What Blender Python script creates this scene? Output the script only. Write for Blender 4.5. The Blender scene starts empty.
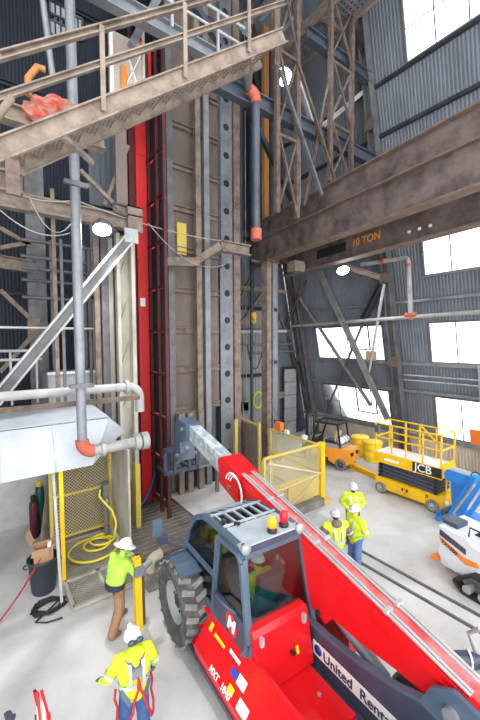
import bpy, bmesh, math, random
import numpy as np
from mathutils import Vector, Matrix
random.seed(7)
# ------------------------------------------------------------------ camera
S = bpy.context.scene
COL = S.collection
F_PX = 352.0; CAM_H = 6.0
YAW = math.radians(36); PIT = math.radians(-2.9); ROLL = math.radians(0.3)
fw = Vector((math.sin(YAW)*math.cos(PIT), math.cos(YAW)*math.cos(PIT), math.sin(PIT)))
rt0 = Vector((math.cos(YAW), -math.sin(YAW), 0)); up0 = rt0.cross(fw)
rt = rt0*math.cos(ROLL) - up0*math.sin(ROLL)
up = up0*math.cos(ROLL) + rt0*math.sin(ROLL)
cam_d = bpy.data.cameras.new('camera'); cam = bpy.data.objects.new('camera', cam_d); COL.objects.link(cam)
cam_d.sensor_fit = 'VERTICAL'; cam_d.sensor_height = 36; cam_d.lens = 36*F_PX/720
cam_d.clip_start = 0.05; cam_d.clip_end = 300
M = Matrix((rt, up, -fw)).transposed().to_4x4(); M.translation = (0, 0, CAM_H)
cam.matrix_world = M
S.camera = cam
# ------------------------------------------------------------------ sky and exposure
W = bpy.data.worlds.new('overcast_sky'); S.world = W; W.use_nodes = True
W.node_tree.nodes['Background'].inputs[0].default_value = (0.93, 0.97, 1.0, 1)
W.node_tree.nodes['Background'].inputs[1].default_value = 1.25
S.view_settings.view_transform = 'Standard'; S.view_settings.look = 'None'
S.view_settings.gamma = 1; S.view_settings.use_curve_mapping = False
S.view_settings.exposure = 1.75

def ray(x, y):
    return fw + rt*((x-240)/F_PX) - up*((y-360)/F_PX)
EYE = Vector((0, 0, CAM_H))
def onz(x, y, z=0.0):
    d = ray(x, y); return EYE + d*((z-CAM_H)/d.z)
def onx(x, y, X):
    d = ray(x, y); return EYE + d*(X/d.x)
def ony(x, y, Y):
    d = ray(x, y); return EYE + d*(Y/d.y)
LEAN = 0.213; WX = 17.9
def lw(Y, z, off=0.0):             # a point on the leaning side wall
    return Vector((WX - LEAN*z - off, Y, z))
def onlean(x, y, off=0.0):
    d = ray(x, y); k = (WX - off - LEAN*CAM_H)/(d.x + LEAN*d.z); return EYE + d*k

# ------------------------------------------------------------------ materials
def lin(c):
    return tuple(((v/255)/12.92 if v/255 <= 0.04045 else ((v/255+0.055)/1.055)**2.4) for v in c)
MATS = {}
def mat(name, col, rough=0.6, metal=0.0, col2=None, scale=4.0, lo=0.4, hi=0.65, bump=0.0, bscale=None, stretch=None, emit=None, spec=None):
    m = bpy.data.materials.new(name); m.use_nodes = True; nt = m.node_tree
    b = nt.nodes['Principled BSDF']
    b.inputs['Base Color'].default_value = (*lin(col), 1)
    b.inputs['Roughness'].default_value = rough; b.inputs['Metallic'].default_value = metal
    if spec is not None: b.inputs['Specular IOR Level'].default_value = spec
    tc = nt.nodes.new('ShaderNodeTexCoord'); src = tc.outputs['Object']
    if stretch:
        mp = nt.nodes.new('ShaderNodeMapping'); mp.inputs['Scale'].default_value = stretch
        nt.links.new(src, mp.inputs['Vector']); src = mp.outputs['Vector']
    if col2:
        n = nt.nodes.new('ShaderNodeTexNoise'); n.inputs['Scale'].default_value = scale; n.inputs['Detail'].default_value = 8; n.inputs['Roughness'].default_value = 0.65
        nt.links.new(src, n.inputs['Vector'])
        r = nt.nodes.new('ShaderNodeValToRGB'); r.color_ramp.elements[0].position = lo; r.color_ramp.elements[1].position = hi
        r.color_ramp.elements[0].color = (*lin(col), 1); r.color_ramp.elements[1].color = (*lin(col2), 1)
        nt.links.new(n.outputs['Fac'], r.inputs['Fac']); nt.links.new(r.outputs['Color'], b.inputs['Base Color'])
    if bump:
        n2 = nt.nodes.new('ShaderNodeTexNoise'); n2.inputs['Scale'].default_value = bscale or scale*6; n2.inputs['Detail'].default_value = 5
        nt.links.new(src, n2.inputs['Vector'])
        bp = nt.nodes.new('ShaderNodeBump'); bp.inputs['Strength'].default_value = bump; bp.inputs['Distance'].default_value = 0.02
        nt.links.new(n2.outputs['Fac'], bp.inputs['Height']); nt.links.new(bp.outputs['Normal'], b.inputs['Normal'])
    if emit:
        b.inputs['Emission Color'].default_value = (*lin(emit[0]), 1); b.inputs['Emission Strength'].default_value = emit[1]
    MATS[name] = m; return m
def glass(name, tint, alpha):
    m = bpy.data.materials.new(name); m.use_nodes = True; nt = m.node_tree
    for n in list(nt.nodes): nt.nodes.remove(n)
    o = nt.nodes.new('ShaderNodeOutputMaterial'); t = nt.nodes.new('ShaderNodeBsdfTransparent'); g = nt.nodes.new('ShaderNodeBsdfGlossy')
    t.inputs[0].default_value = (*lin(tint), 1); g.inputs['Roughness'].default_value = 0.06
    x = nt.nodes.new('ShaderNodeMixShader'); fr = nt.nodes.new('ShaderNodeFresnel'); fr.inputs[0].default_value = 1.45
    mm = nt.nodes.new('ShaderNodeMath'); mm.operation = 'MULTIPLY_ADD'; mm.inputs[1].default_value = 1.0; mm.inputs[2].default_value = alpha
    nt.links.new(fr.outputs[0], mm.inputs[0]); nt.links.new(mm.outputs[0], x.inputs[0])
    nt.links.new(t.outputs[0], x.inputs[1]); nt.links.new(g.outputs[0], x.inputs[2]); nt.links.new(x.outputs[0], o.inputs[0])
    MATS[name] = m; return m
mat('concrete', (200,197,194), .75, 0, (168,163,158), .55, .42, .74, .2, 14)
mat('concrete_old', (150,145,138), .9, 0, (112,106,98), 1.6, .35, .7, .3, 18)
mat('concrete_pale', (205,203,200), .85, 0, (178,176,172), 1.2, .35, .7, .2, 12)
mat('clad', (120,125,133), .6, .15, (94,99,107), .8, .35, .7, 0, 10, (1,1,.25))
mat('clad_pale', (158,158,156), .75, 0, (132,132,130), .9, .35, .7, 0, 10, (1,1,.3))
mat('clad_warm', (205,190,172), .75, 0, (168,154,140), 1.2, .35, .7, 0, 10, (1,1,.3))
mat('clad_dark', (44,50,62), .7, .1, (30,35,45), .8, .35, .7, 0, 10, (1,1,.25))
mat('roof_dark', (58,62,70), .8)
mat('rust', (112,95,84), .85, .1, (72,58,50), 4, .35, .68, .3, 22)
mat('rust_girder', (116,101,96), .75, .1, (66,58,57), 1.3, .4, .66, .25, 20)
mat('rust_flange', (132,110,96), .85, .1, (98,82,75), 2.5, .35, .68, .2, 22)
mat('dusty', (136,121,108), .9, 0, (92,79,70), 3.2, .4, .7, .3, 24)
mat('dust_panel', (122,108,100), .85, .05, (96,84,78), 1.4, .3, .7, .2, 14, (1,1,.35))
mat('cream', (186,180,166), .8, 0, (150,141,127), 1.8, .4, .7, .2, 14, (1,1,.4))
mat('galv', (138,140,144), .5, .3, (110,112,117), 2.4, .35, .7, .1, 20)
mat('galv_pale', (176,176,175), .6, .2, (146,146,146), 2.4, .35, .7, .1, 20)
mat('pipe_pale', (164,162,160), .6, .1, (136,133,130), 3, .35, .7, .1, 20)
mat('blue_steel', (84,91,101), .5, .3, (60,66,75), 1.6, .35, .7, .1, 18)
mat('dark_steel', (66,68,74), .6, .4, (46,47,52), 2, .35, .7, .1, 18)
mat('mid_steel', (116,115,116), .6, .3, (84,82,82), 2, .35, .7, .15, 18)
mat('black', (32,33,36), .6); mat('rubber', (70,70,72), .9, 0, (112,110,108), 5, .45, .7, .2, 30)
mat('tread', (112,110,108), .95, 0, (150,146,140), 5, .4, .7, .3, 30)
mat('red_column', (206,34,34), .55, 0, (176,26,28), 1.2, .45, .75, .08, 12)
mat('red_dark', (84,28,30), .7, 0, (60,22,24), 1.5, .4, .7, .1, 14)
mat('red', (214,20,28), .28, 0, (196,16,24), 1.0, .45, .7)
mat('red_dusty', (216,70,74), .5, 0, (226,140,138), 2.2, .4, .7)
mat('red_rope', (176,30,44), .8); mat('slate', (82,98,116), .35, .1, (70,84,100), 1.5, .4, .7)
mat('slate_roof', (150,160,170), .55, 0, (178,182,186), 3, .4, .7)
mat('slate_dark', (62,66,84), .4, .1, (76,80,98), 2, .4, .7)
mat('boom_grey', (138,150,158), .6, .1, (196,196,192), 5, .45, .62)
mat('yellow_sheet', (222,194,96), .7, 0, (206,182,104), 2, .4, .7)
mat('yellow', (238,190,20), .45, 0, (222,170,14), 1.5, .45, .7)
mat('yellow_old', (206,178,70), .75, 0, (186,172,128), 2.5, .45, .65, .1, 20)
mat('yellow_drum', (255,216,34), .5); mat('yellow_pale', (214,198,146), .8, 0, (196,184,150), 1.5, .4, .7)
mat('orange', (246,158,44), .5); mat('orange_fit', (176,84,62), .7, 0, (150,110,96), 6, .5, .7); mat('orange_deck', (232,110,40), .5)
mat('blue', (40,132,214), .4, 0, (30,112,192), 1.5, .4, .7); mat('blue_hose', (28,70,140), .5)
mat('white_paint', (236,236,234), .45, 0, (220,220,218), 2, .4, .7); mat('white_sheet', (176,180,186), .55, .1, (156,159,165), 1.1, .35, .7)
mat('white_plastic', (212,213,216), .4); mat('hose_yellow', (226,206,60), .55); mat('rope', (205,196,180), .9)
mat('wood', (146,132,118), .9, 0, (104,92,82), 3, .35, .7, .3, 20, (6,6,.6)); mat('wood_post', (176,122,70), .8, 0, (150,98,52), 3, .4, .7, .2, 20, (6,6,.5))
mat('ply', (178,166,154), .8, 0, (160,146,134), 2, .4, .7); mat('cardboard', (176,138,104), .9); mat('bin', (48,56,66), .55)
mat('cyl_green', (28,92,74), .4); mat('cyl_red', (96,34,44), .5)
mat('grating', (140,130,120), .85, .1); mat('duct', (206,190,166), .85)
mat('hivis', (205,226,44), .8, 0, (188,210,30), 6, .4, .7, .15, 40); mat('hivis_green', (178,216,80), .8, 0, (160,200,60), 6, .4, .7, .15, 40)
mat('stripe', (196,200,204), .35, .3); mat('navy', (44,50,62), .85); mat('jeans', (62,92,138), .9, 0, (48,76,118), 8, .4, .7)
mat('jeans_light', (92,122,168), .9, 0, (74,104,150), 8, .4, .7); mat('tan', (158,122,88), .9, 0, (128,96,68), 7, .4, .7)
mat('hoodie', (120,104,100), .9); mat('skin', (206,160,136), .6); mat('glove', (88,92,98), .8); mat('boot', (118,86,62), .85); mat('boot_dark', (60,52,48), .85)
mat('hat', (216,217,219), .4); mat('hat_grey', (206,208,214), .4, 0, (180,184,192), 8, .4, .6); mat('beard', (70,48,40), .9); mat('eye', (30,26,24), .3)
mat('lens_dark', (60,70,84), .15, .3)
mat('lamp_lens', (255,255,255), .4, emit=((245,250,255), 14)); mat('amber', (246,150,10), .25, emit=((246,140,10), .25)); mat('beacon_red', (220,26,40), .25, emit=((220,20,30), .15))
mat('teal', (36,112,120), .7); mat('plant_dark', (46,48,50), .8)
mat('sign_blue', (30,70,180), .5); mat('sign_yellow', (240,200,40), .5); mat('sign_orange', (226,116,40), .6); mat('letter_dark', (50,56,72), .5); mat('letter_orange', (226,140,50), .7)
mat('green_clip', (196,214,30), .6); mat('flame_orange', (240,130,40), .6)
glass('pane', (252,253,255), .0); glass('cab_glass', (216,232,228), .04); glass('strip_glass', (190,206,222), .05)

# ------------------------------------------------------------------ mesh helpers
def basis(d, hint=None):
    d = Vector(d).normalized(); h = Vector(hint) if hint else (Vector((0,0,1)) if abs(d.z) < .95 else Vector((0,1,0)))
    s = d.cross(h)
    if s.length < 1e-6: s = d.cross(Vector((1,0,0)))
    s.normalize(); return d, s, s.cross(d)
class MB:
    def __init__(self): self.v = []; self.f = []; self.sm = []
    def add(self, vs, fs, smooth=False):
        n = len(self.v); self.v += [tuple(p) for p in vs]; self.f += [tuple(i+n for i in q) for q in fs]; self.sm += [smooth]*len(fs); return self
    def hexa(self, a):          # 8 points: bottom 4, top 4
        return self.add(a, [(3,2,1,0),(4,5,6,7),(0,1,5,4),(1,2,6,5),(2,3,7,6),(3,0,4,7)])
    def box(self, c, s, rz=0.0, m=None):
        x, y, z = s[0]/2, s[1]/2, s[2]/2
        P = [Vector(p) for p in [(-x,-y,-z),(x,-y,-z),(x,y,-z),(-x,y,-z),(-x,-y,z),(x,-y,z),(x,y,z),(-x,y,z)]]
        R = m or Matrix.Rotation(rz, 3, 'Z'); return self.hexa([R @ p + Vector(c) for p in P])
    def b2(self, lo, hi): return self.box([(a+b)/2 for a, b in zip(lo, hi)], [abs(b-a) for a, b in zip(lo, hi)])
    def bar(self, p, q, w, h=None, hint=None, ou=0.0, os=0.0):
        h = h or w; p = Vector(p); q = Vector(q); d, s, u = basis(q-p, hint); o = u*ou + s*os; a, b = s*w/2, u*h/2
        return self.hexa([p-a-b+o, p+a-b+o, q+a-b+o, q-a-b+o, p-a+b+o, p+a+b+o, q+a+b+o, q-a+b+o])
    def ibeam(self, p, q, w, h, t=.03, hint=None):
        self.bar(p, q, w, t, hint, ou=h/2-t/2); self.bar(p, q, w, t, hint, ou=-h/2+t/2); return self.bar(p, q, t, h-2*t, hint)
    def chan(self, p, q, w, h, t=.03, hint=None):
        self.bar(p, q, w, t, hint, ou=h/2-t/2); self.bar(p, q, w, t, hint, ou=-h/2+t/2); return self.bar(p, q, t, h-2*t, hint, os=-w/2+t/2)
    def angle(self, p, q, w, t=.015, hint=None):
        self.bar(p, q, w, t, hint); return self.bar(p, q, t, w, hint, ou=-w/2, os=w/2)
    def tube(self, pts, r, n=10, closed=False, cap=True):
        pts = [Vector(p) for p in pts]; m = len(pts); rs = r if isinstance(r, (list, tuple)) else [r]*m
        vs = []; U = None
        for i, p in enumerate(pts):
            if closed: d = pts[(i+1) % m]-pts[i-1]
            else: d = pts[min(i+1, m-1)]-pts[max(i-1, 0)]
            d.normalize()
            if U is None: U = basis(d)[2]
            U = (U-d*U.dot(d)); U = U.normalized() if U.length > 1e-6 else basis(d)[2]
            s = d.cross(U)
            vs += [p+(U*math.cos(2*math.pi*k/n)+s*math.sin(2*math.pi*k/n))*rs[i] for k in range(n)]
        fs = []
        for i in range(m if closed else m-1):
            j = (i+1) % m
            fs += [(i*n+k, i*n+(k+1) % n, j*n+(k+1) % n, j*n+k) for k in range(n)]
        self.add(vs, fs, True)
        if cap and not closed: self.add(vs[:n], [tuple(range(n))[::-1]]); self.add(vs[-n:], [tuple(range(n))])
        return self
    def cyl(self, p, q, r, n=16, r2=None): return self.tube([p, q], [r, r if r2 is None else r2], n)
    def lathe(self, c, axis, prof, n=20):       # prof: (radius, distance along axis)
        d, s, u = basis(axis); c = Vector(c); vs = []
        for r, h in prof: vs += [c+d*h+(s*math.cos(2*math.pi*k/n)+u*math.sin(2*math.pi*k/n))*max(r, 1e-4) for k in range(n)]
        return self.add(vs, [(i*n+k, i*n+(k+1) % n, (i+1)*n+(k+1) % n, (i+1)*n+k) for i in range(len(prof)-1) for k in range(n)], True)
    def prism(self, poly, d):                    # poly: 3-D points of one face, d: extrusion
        poly = [Vector(p) for p in poly]; n = len(poly); d = Vector(d)
        return self.add(poly+[p+d for p in poly], [tuple(range(n))[::-1], tuple(range(n, 2*n))]+[(i, (i+1) % n, n+(i+1) % n, n+i) for i in range(n)])
    def ell(self, c, r, n=14, m=9, R=None):
        vs = []; c = Vector(c)
        for j in range(m+1):
            a = math.pi*j/m
            for k in range(n):
                b = 2*math.pi*k/n; p = Vector((r[0]*math.sin(a)*math.cos(b), r[1]*math.sin(a)*math.sin(b), r[2]*math.cos(a)))
                vs.append((R @ p if R else p)+c)
        return self.add(vs, [(j*n+k, (j+1)*n+k, (j+1)*n+(k+1) % n, j*n+(k+1) % n) for j in range(m) for k in range(n)], True)
    def corr(self, p, u, v, L, H, pitch=.2, amp=.035):   # corrugated sheet: u along, v up
        p = Vector(p); u = Vector(u).normalized(); v = Vector(v).normalized(); nrm = u.cross(v); n = max(1, round(L/pitch)); st = L/n; a = []
        for i in range(n):
            a += [(i*st, 0), (i*st+st*.35, 0), (i*st+st*.5, amp), (i*st+st*.85, amp)]
        a.append((L, 0)); vs = [p+u*x+nrm*y for x, y in a]+[p+u*x+nrm*y+v*H for x, y in a]; k = len(a)
        return self.add(vs, [(i, i+1, k+i+1, k+i) for i in range(k-1)])
    def mesh(self, name):
        me = bpy.data.meshes.new(name); me.from_pydata(self.v, [], self.f); me.polygons.foreach_set('use_smooth', self.sm)
        bm = bmesh.new(); bm.from_mesh(me); bmesh.ops.recalc_face_normals(bm, faces=bm.faces); bm.to_mesh(me); bm.free(); me.update(); return me
def mk(name, mb, m, parent=None, world=False, label=None):
    me = mb if isinstance(mb, bpy.types.Mesh) else mb.mesh(name)
    if m and not me.materials: me.materials.append(MATS[m] if isinstance(m, str) else m)
    o = bpy.data.objects.new(name, me); COL.objects.link(o)
    if parent:
        o.parent = parent
        if world:                        # verts given in world space
            r = parent; off = Vector((0,0,0))
            while r: off += r.location; r = r.parent
            o.location = -off
    if label: o['label'] = label
    return o
def rebase(o):                              # move a top-level mesh's origin to the foot of its geometry
    me = o.data; n = len(me.vertices); a = np.empty(n*3); me.vertices.foreach_get('co', a); a = a.reshape(-1, 3)
    lo, hi = a.min(0), a.max(0); b = np.array([(lo[0]+hi[0])/2, (lo[1]+hi[1])/2, lo[2]]); a -= b
    me.vertices.foreach_set('co', a.ravel()); me.update(); o.location = Vector(o.location)+Vector(b); return o
def tag(o, label, cat, group=None):
    o['label'] = label; o['category'] = cat
    if group: o['group'] = group
    return o
def one(name, mb, m, label, cat, group=None): return tag(rebase(mk(name, mb, m)), label, cat, group)
def thing(name, label, cat, loc=(0,0,0), rz=0.0, group=None):
    o = bpy.data.objects.new(name, None); COL.objects.link(o); o.empty_display_size = .2
    o.location = loc; o.rotation_euler = (0, 0, rz); return tag(o, label, cat, group)
def struct(name, mb, m): o = mk(name, mb, m); o['kind'] = 'structure'; return o
def sroot(name, loc=(0,0,0)):
    o = bpy.data.objects.new(name, None); COL.objects.link(o); o.location = loc; o['kind'] = 'structure'; return o
def dup(root, loc, rz=None, label=None):
    r = root.copy(); COL.objects.link(r); r.location = loc
    if rz is not None: r.rotation_euler = (0, 0, rz)
    if label: r['label'] = label
    for ch in list(root.children):
        c = ch.copy(); COL.objects.link(c); c.parent = r
        for g in list(ch.children):
            d = g.copy(); COL.objects.link(d); d.parent = c
    return r
def words(name, body, size, m, parent, org, right, upv, shear=0, bold=0.0, cx='LEFT'):
    cu = bpy.data.curves.new(name, 'FONT'); cu.body = body; cu.size = size; cu.extrude = .003; cu.offset = bold; cu.shear = shear; cu.align_x = cx; cu.align_y = 'CENTER'
    t = bpy.data.objects.new(name, cu); COL.objects.link(t)
    me = bpy.data.meshes.new_from_object(t.evaluated_get(bpy.context.evaluated_depsgraph_get())); bpy.data.objects.remove(t)
    me.name = name; me.materials.clear(); me.materials.append(MATS[m])
    R = Vector(right).normalized(); U = Vector(upv).normalized(); N = R.cross(U)
    me.transform(Matrix((R, U, N)).transposed().to_4x4()); me.transform(Matrix.Translation(Vector(org)+N*.004))
    return mk(name, me, None, parent)
def arc(c, a, b, a0, a1, n=8):              # arc points: centre, two axes (with lengths), angles in degrees
    c = Vector(c); a = Vector(a); b = Vector(b)
    return [c+a*math.cos(math.radians(a0+(a1-a0)*i/n))+b*math.sin(math.radians(a0+(a1-a0)*i/n)) for i in range(n+1)]
# ================================================================== the setting
mb = MB(); mb.b2((-8,-4,-.3), (17.93,17.1,0)); struct('floor', mb, 'concrete')
YB = [-3.0, 3.4, 8.0, 10.3, 14.8, 16.8]; ZB = [0, 1.4, 3.4, 5.0, 6.85, 8.9, 11.0, 17.2, 19.6, 23.5]
WIN = {(1,1):1, (1,3):1, (1,5):1, (1,7):1, (3,1):1, (3,3):1}
wr = sroot('wall_right', (WX, 8, 0)); vdir = Vector((-LEAN,0,1)).normalized(); k1 = math.sqrt(1+LEAN*LEAN)
wn = 0
for i in range(5):
    for j in range(9):
        y0, y1, z0, z1 = YB[i], YB[i+1], ZB[j], ZB[j+1]
        if (i, j) in WIN: continue
        mb = MB().corr(lw(y1, z0), (0,-1,0), vdir, y1-y0, (z1-z0)*k1, .14, .028)
        mk('cladding_sheet', mb, 'clad_warm' if j == 0 else 'clad', wr, True)
def wall_window(y0, y1, z0, z1, nv, nh):
    global wn; wn += 1
    root = sroot('window_%d' % wn, lw((y0+y1)/2, z0))
    def P(a, b, off=.0): return lw(y0+(y1-y0)*a, z0+(z1-z0)*b, off)
    f = MB()
    for a, b, c, d in ((0,0,1,0),(0,1,1,1),(0,0,0,1),(1,0,1,1)): f.bar(P(a,b), P(c,d), .09, .1)
    mk('window_frame', f, 'mid_steel', root, True)
    for i in range(1, nv): mk('mullion', MB().bar(P(i/nv,0), P(i/nv,1), .035, .04), 'dark_steel', root, True)
    for j in range(1, nh): mk('glazing_bar', MB().bar(P(0,j/nh), P(1,j/nh), .03, .03), 'mid_steel', root, True)
    h = MB()                                   # the opening sash
    a0, a1, b0 = 1-2.2/nv, .18, .3
    h.bar(P(a0,1,.05), P(a0,b0,.05), .065); h.bar(P(a0,b0,.05), P(a1,b0,.05), .065); h.bar(P(a1,1,.05), P(a1,b0,.05), .065)
    mk('opening_sash', h, 'dark_steel', root, True)
    n = vdir.cross(Vector((0,1,0)))
    for i in range(nv):
        for j in range(nh):
            m_ = MB().prism([P((i+.01)/nv,(j+.01)/nh), P((i+.99)/nv,(j+.01)/nh), P((i+.99)/nv,(j+.99)/nh), P((i+.01)/nv,(j+.99)/nh)], n*.006)
            mk('pane', m_, 'pane', root, True)
    mk('window_sill', MB().bar(P(-.01,-.02,.08), P(1.01,-.02,.08), .14, .08), 'galv', root, True)
for (i, j) in sorted(WIN): wall_window(YB[i], YB[i+1], ZB[j], ZB[j+1], 4, 2)
# back wall
wb = sroot('wall_back', (5, 16.8, 0))
XB = [-8, -2, 4, 10, 15.0]; ZC = [0, 1.2, 4.0, 8.0, 12.0, 16.0, 20.0, 23.5]
for i in range(4):
    for j in range(7):
        if j == 0: mk('plinth_block', MB().b2((XB[i]+.01,16.8,0), (XB[i+1]-.01,17.1,1.2)), 'concrete_old', wb, True)
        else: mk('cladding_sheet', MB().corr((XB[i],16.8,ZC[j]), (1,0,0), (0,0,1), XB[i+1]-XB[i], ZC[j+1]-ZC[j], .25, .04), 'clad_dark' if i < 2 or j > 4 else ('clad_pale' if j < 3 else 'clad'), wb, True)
mk('cladding_sheet', MB().prism([(15,16.82,0),(17.95,16.82,0),(15,16.82,13.6)], (0,.03,0)), 'clad', wb, True)
for j, z in enumerate((4.0, 8.0, 12.0, 16.0, 20.0)):
    mk('girt', MB().chan((-8,16.65,z), (15,16.65,z), .14, .2), 'dark_steel', wb, True)
# roof over the hall, extended unseen over the camera to darken upper walls
ce = sroot('ceiling', (4, 13, 23.5))
for i in range(8): mk('roof_sheet', MB().corr((-8,-3.7+i*2.8,22.9+.15*i), (1,0,0), (0,1,.05), 22, 2.8, .5, .06), 'roof_dark', ce, True)
for x in (-4, 1, 6, 11): mk('rafter', MB().ibeam((x,-3.5,22.6), (x,16.8,23.7), .2, .35), 'dark_steel', ce, True)
# small high windows on the back wall
for k, (x0, x1, y0, y1) in enumerate(((50,66,9,20), (50,66,21,34), (70,82,20,36))):
    wn += 1; a = ony(x0, y1, 16.7); b = ony(x1, y0, 16.7); r = sroot('window_%d' % wn, a)
    fr = MB(); z0, z1 = a.z, b.z
    for p, q in (((a.x,z0),(b.x,z0)), ((a.x,z1),(b.x,z1)), ((a.x,z0),(a.x,z1)), ((b.x,z0),(b.x,z1))): fr.bar((p[0],16.65,p[1]), (q[0],16.65,q[1]), .06)
    mk('window_frame', fr, 'mid_steel', r, True)
    for i in range(3):
        w = (b.x-a.x)/3; mk('pane', MB().b2((a.x+i*w+.03,16.7,z0+.03), (a.x+i*w+w-.03,16.72,z1-.03)), 'lamp_lens' if k == 0 and False else 'white_sheet', r, True)
# translucent strip door and dark roller door in the far corner
dr = sroot('door_1', (13.6, 16.6, 0)); a = ony(284, 425, 16.5); b = ony(296, 425, 16.5)
for i in range(5):
    z = i*.85; mk('door_panel', MB().b2((a.x,16.48,z+.02), (b.x,16.54,z+.83)), 'galv_pale', dr, True)
mk('door_frame', MB().bar((a.x-.05,16.5,0),(a.x-.05,16.5,4.4),.1).bar((b.x+.05,16.5,0),(b.x+.05,16.5,4.4),.1).bar((a.x-.1,16.5,4.35),(b.x+.1,16.5,4.35),.12), 'dark_steel', dr, True)
dr = sroot('door_2', (15.6, 16.6, 0))
for i in range(9): mk('roller_slat', MB().b2((b.x+.25,16.5,i*.5+.01), (17.2-LEAN*i*.5,16.56,i*.5+.47)), 'blue_steel', dr, True)
# unseen left wall added for shade; low concrete wall behind the gas bottles
wl_ = sroot('wall_left_unseen', (-7.5, 8, 0))
for i in range(5): mk('cladding_sheet', MB().corr((-7.5,4.6+i*2.8,0), (0,1,0), (0,0,1), 2.8, 23.2, .25, .04), 'clad_dark', wl_, True)
lwall = sroot('wall_low', (-2, 13.6, 0))
for i in range(5): mk('concrete_block', MB().b2((-6+i*1.52+.01,13.4,0), (-6+i*1.52+1.51,13.7,1.9)), 'concrete_pale', lwall, True)
mk('coping', MB().b2((-6,13.35,1.9), (1.6,13.75,2.0)), 'concrete_old', lwall, True)
# wall girts, sill channels, railings on the leaning wall
n_t = 0
for z, w in ((1.25,.12), (3.55,.12), (4.9,.14), (7.85,.12), (15.1,.14), (17.05,.12)):
    n_t += 1; t = struct('trim_%d' % n_t, MB().chan(lw(-3,z,.12), lw(16.7,z,.12), .14, w), 'galv' if z < 8 else 'dark_steel')
for z in (4.1, 4.35):
    n_t += 1; struct('trim_%d' % n_t, MB().cyl(lw(-3,z,.25), lw(9.3,z,.25), .035, 8), 'galv_pale')
for y in (1.5, 6.0):
    n_t += 1; struct('trim_%d' % n_t, MB().bar(lw(y,3.4,.16), lw(y,5.0,.16), .08), 'galv_pale')
# rails in the floor
for x in (8.08, 8.56):
    r = MB(); r.b2((x-.035,-3.5,0), (x+.035,18,.025)); r.b2((x-.06,-3.5,0), (x+.06,18,.006))
    one('floor_rail', r, 'mid_steel', 'narrow steel track rail set in the concrete floor beside the yellow mesh cage', 'rail', 'pair of track rails in the floor')
# ================================================================== steelwork
# --- leaning wall columns
for y, lab in ((9.55, 'dark leaning H column between the two window bays'), (15.7, 'leaning wall column near the strip door in the far corner')):
    t = thing('wall_column', lab, 'column', lw(y, 0, .35))
    mk('shaft', MB().ibeam(lw(y,0,.35), lw(y,23.4,.35), .42, .36, .04, (0,1,0)), 'mid_steel', t, True)
    mk('base_plate', MB().b2(lw(y,0,.35)-Vector((.32,.32,0)), lw(y,0,.35)+Vector((.32,.32,.05))), 'dark_steel', t, True)
    for z in (5, 9, 15.5): mk('gusset_plate', MB().box(lw(y,z,.6), (.04,.5,.5)), 'rust', t, True)
def member(name, p, q, w, h, m, label, cat, group=None, kind='ibeam', t=.03):
    mb = MB()
    if kind == 'tube': mb.cyl(p, q, w, 10)
    elif kind == 'bar': mb.bar(p, q, w, h)
    elif kind == 'angle': mb.angle(p, q, w)
    elif kind == 'double':
        d, s, u = basis(Vector(q)-Vector(p)); mb.bar(p, q, w*.3, h, os=-w*.35); mb.bar(p, q, w*.3, h, os=w*.35); mb.bar(p, q, w, h*.15)
    else: mb.ibeam(p, q, w, h, t)
    return one(name, mb, m, label, cat, group)
t = thing('wall_bracing', 'dark and rusty steel bracing crossing in front of the window wall', 'bracing', lw(12, 0, .6))
def brace_part(p, q, w, m, kind, t=None, label=None, nm='brace'):
    mb = MB()
    if kind == 'double': mb.bar(p, q, w*.3, w, os=-w*.35); mb.bar(p, q, w*.3, w, os=w*.35); mb.bar(p, q, w, w*.15)
    elif kind == 'angle': mb.angle(p, q, w)
    elif kind == 'ibeam': mb.ibeam(p, q, w, w, .03)
    else: mb.bar(p, q, w, w)
    return mk(nm, mb, m, t, True, label)
for a, b, w, m, k, off in (((320,272),(388,420),.3,'mid_steel','double',.75), ((300,296),(372,405),.15,'dusty','angle',.5), ((326,412),(363,323),.16,'mid_steel','angle',.5), ((363,321),(384,280),.28,'dark_steel','ibeam',.5),
        ((384,284),(369,372),.1,'galv_pale','bar',.65), ((285,330),(311,412),.16,'rust','double',.5), ((286,326),(306,280),.12,'rust','angle',.5), ((303,285),(285,330),.1,'rust','angle',.7)):
    brace_part(onlean(*a,off), onlean(*b,off), w, m, k, t)
member('lamp_beam', onlean(384,279,.5), ony(330,262,11.5), .22, .26, 'dusty', 'dusty short beam carrying the round lamp under the bridge crane', 'beam')
# --- sprinkler main along the wall
t = thing('sprinkler_main', 'long pale sprinkler pipe with red couplings along the window wall', 'pipe', lw(9,7.1,.6))
mk('pipe', MB().cyl(lw(-3,7.25,.6), lw(16.2,7.0,.6), .095, 12), 'pipe_pale', t, True)
mk('riser', MB().tube([lw(8.45,7.15,.6), lw(8.35,9.5,.6)]+arc(lw(8.55,9.5,.6), (0,-.2,0), (0,0,.2), 0, 90, 5)+[lw(10.6,9.75,.75)], .1, 12), 'pipe_pale', t, True)
for p, q in ((lw(8.45,7.0,.6), lw(8.44,7.3,.6)), (lw(8.35,9.3,.6), lw(8.36,9.45,.6)), (lw(9.4,9.71,.7), lw(9.6,9.71,.7))): mk('coupling', MB().cyl(p, q, .125, 12), 'orange_fit', t, True)
mk('coupling', MB().cyl(lw(8.2,7.2,.6), lw(8.7,7.2,.6), .12, 12), 'orange_fit', t, True)
for y in (2, 6, 11, 14): mk('pipe_hanger', MB().bar(lw(y,7.1,.6), lw(y,7.1,.05), .05), 'mid_steel', t, True)
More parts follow.
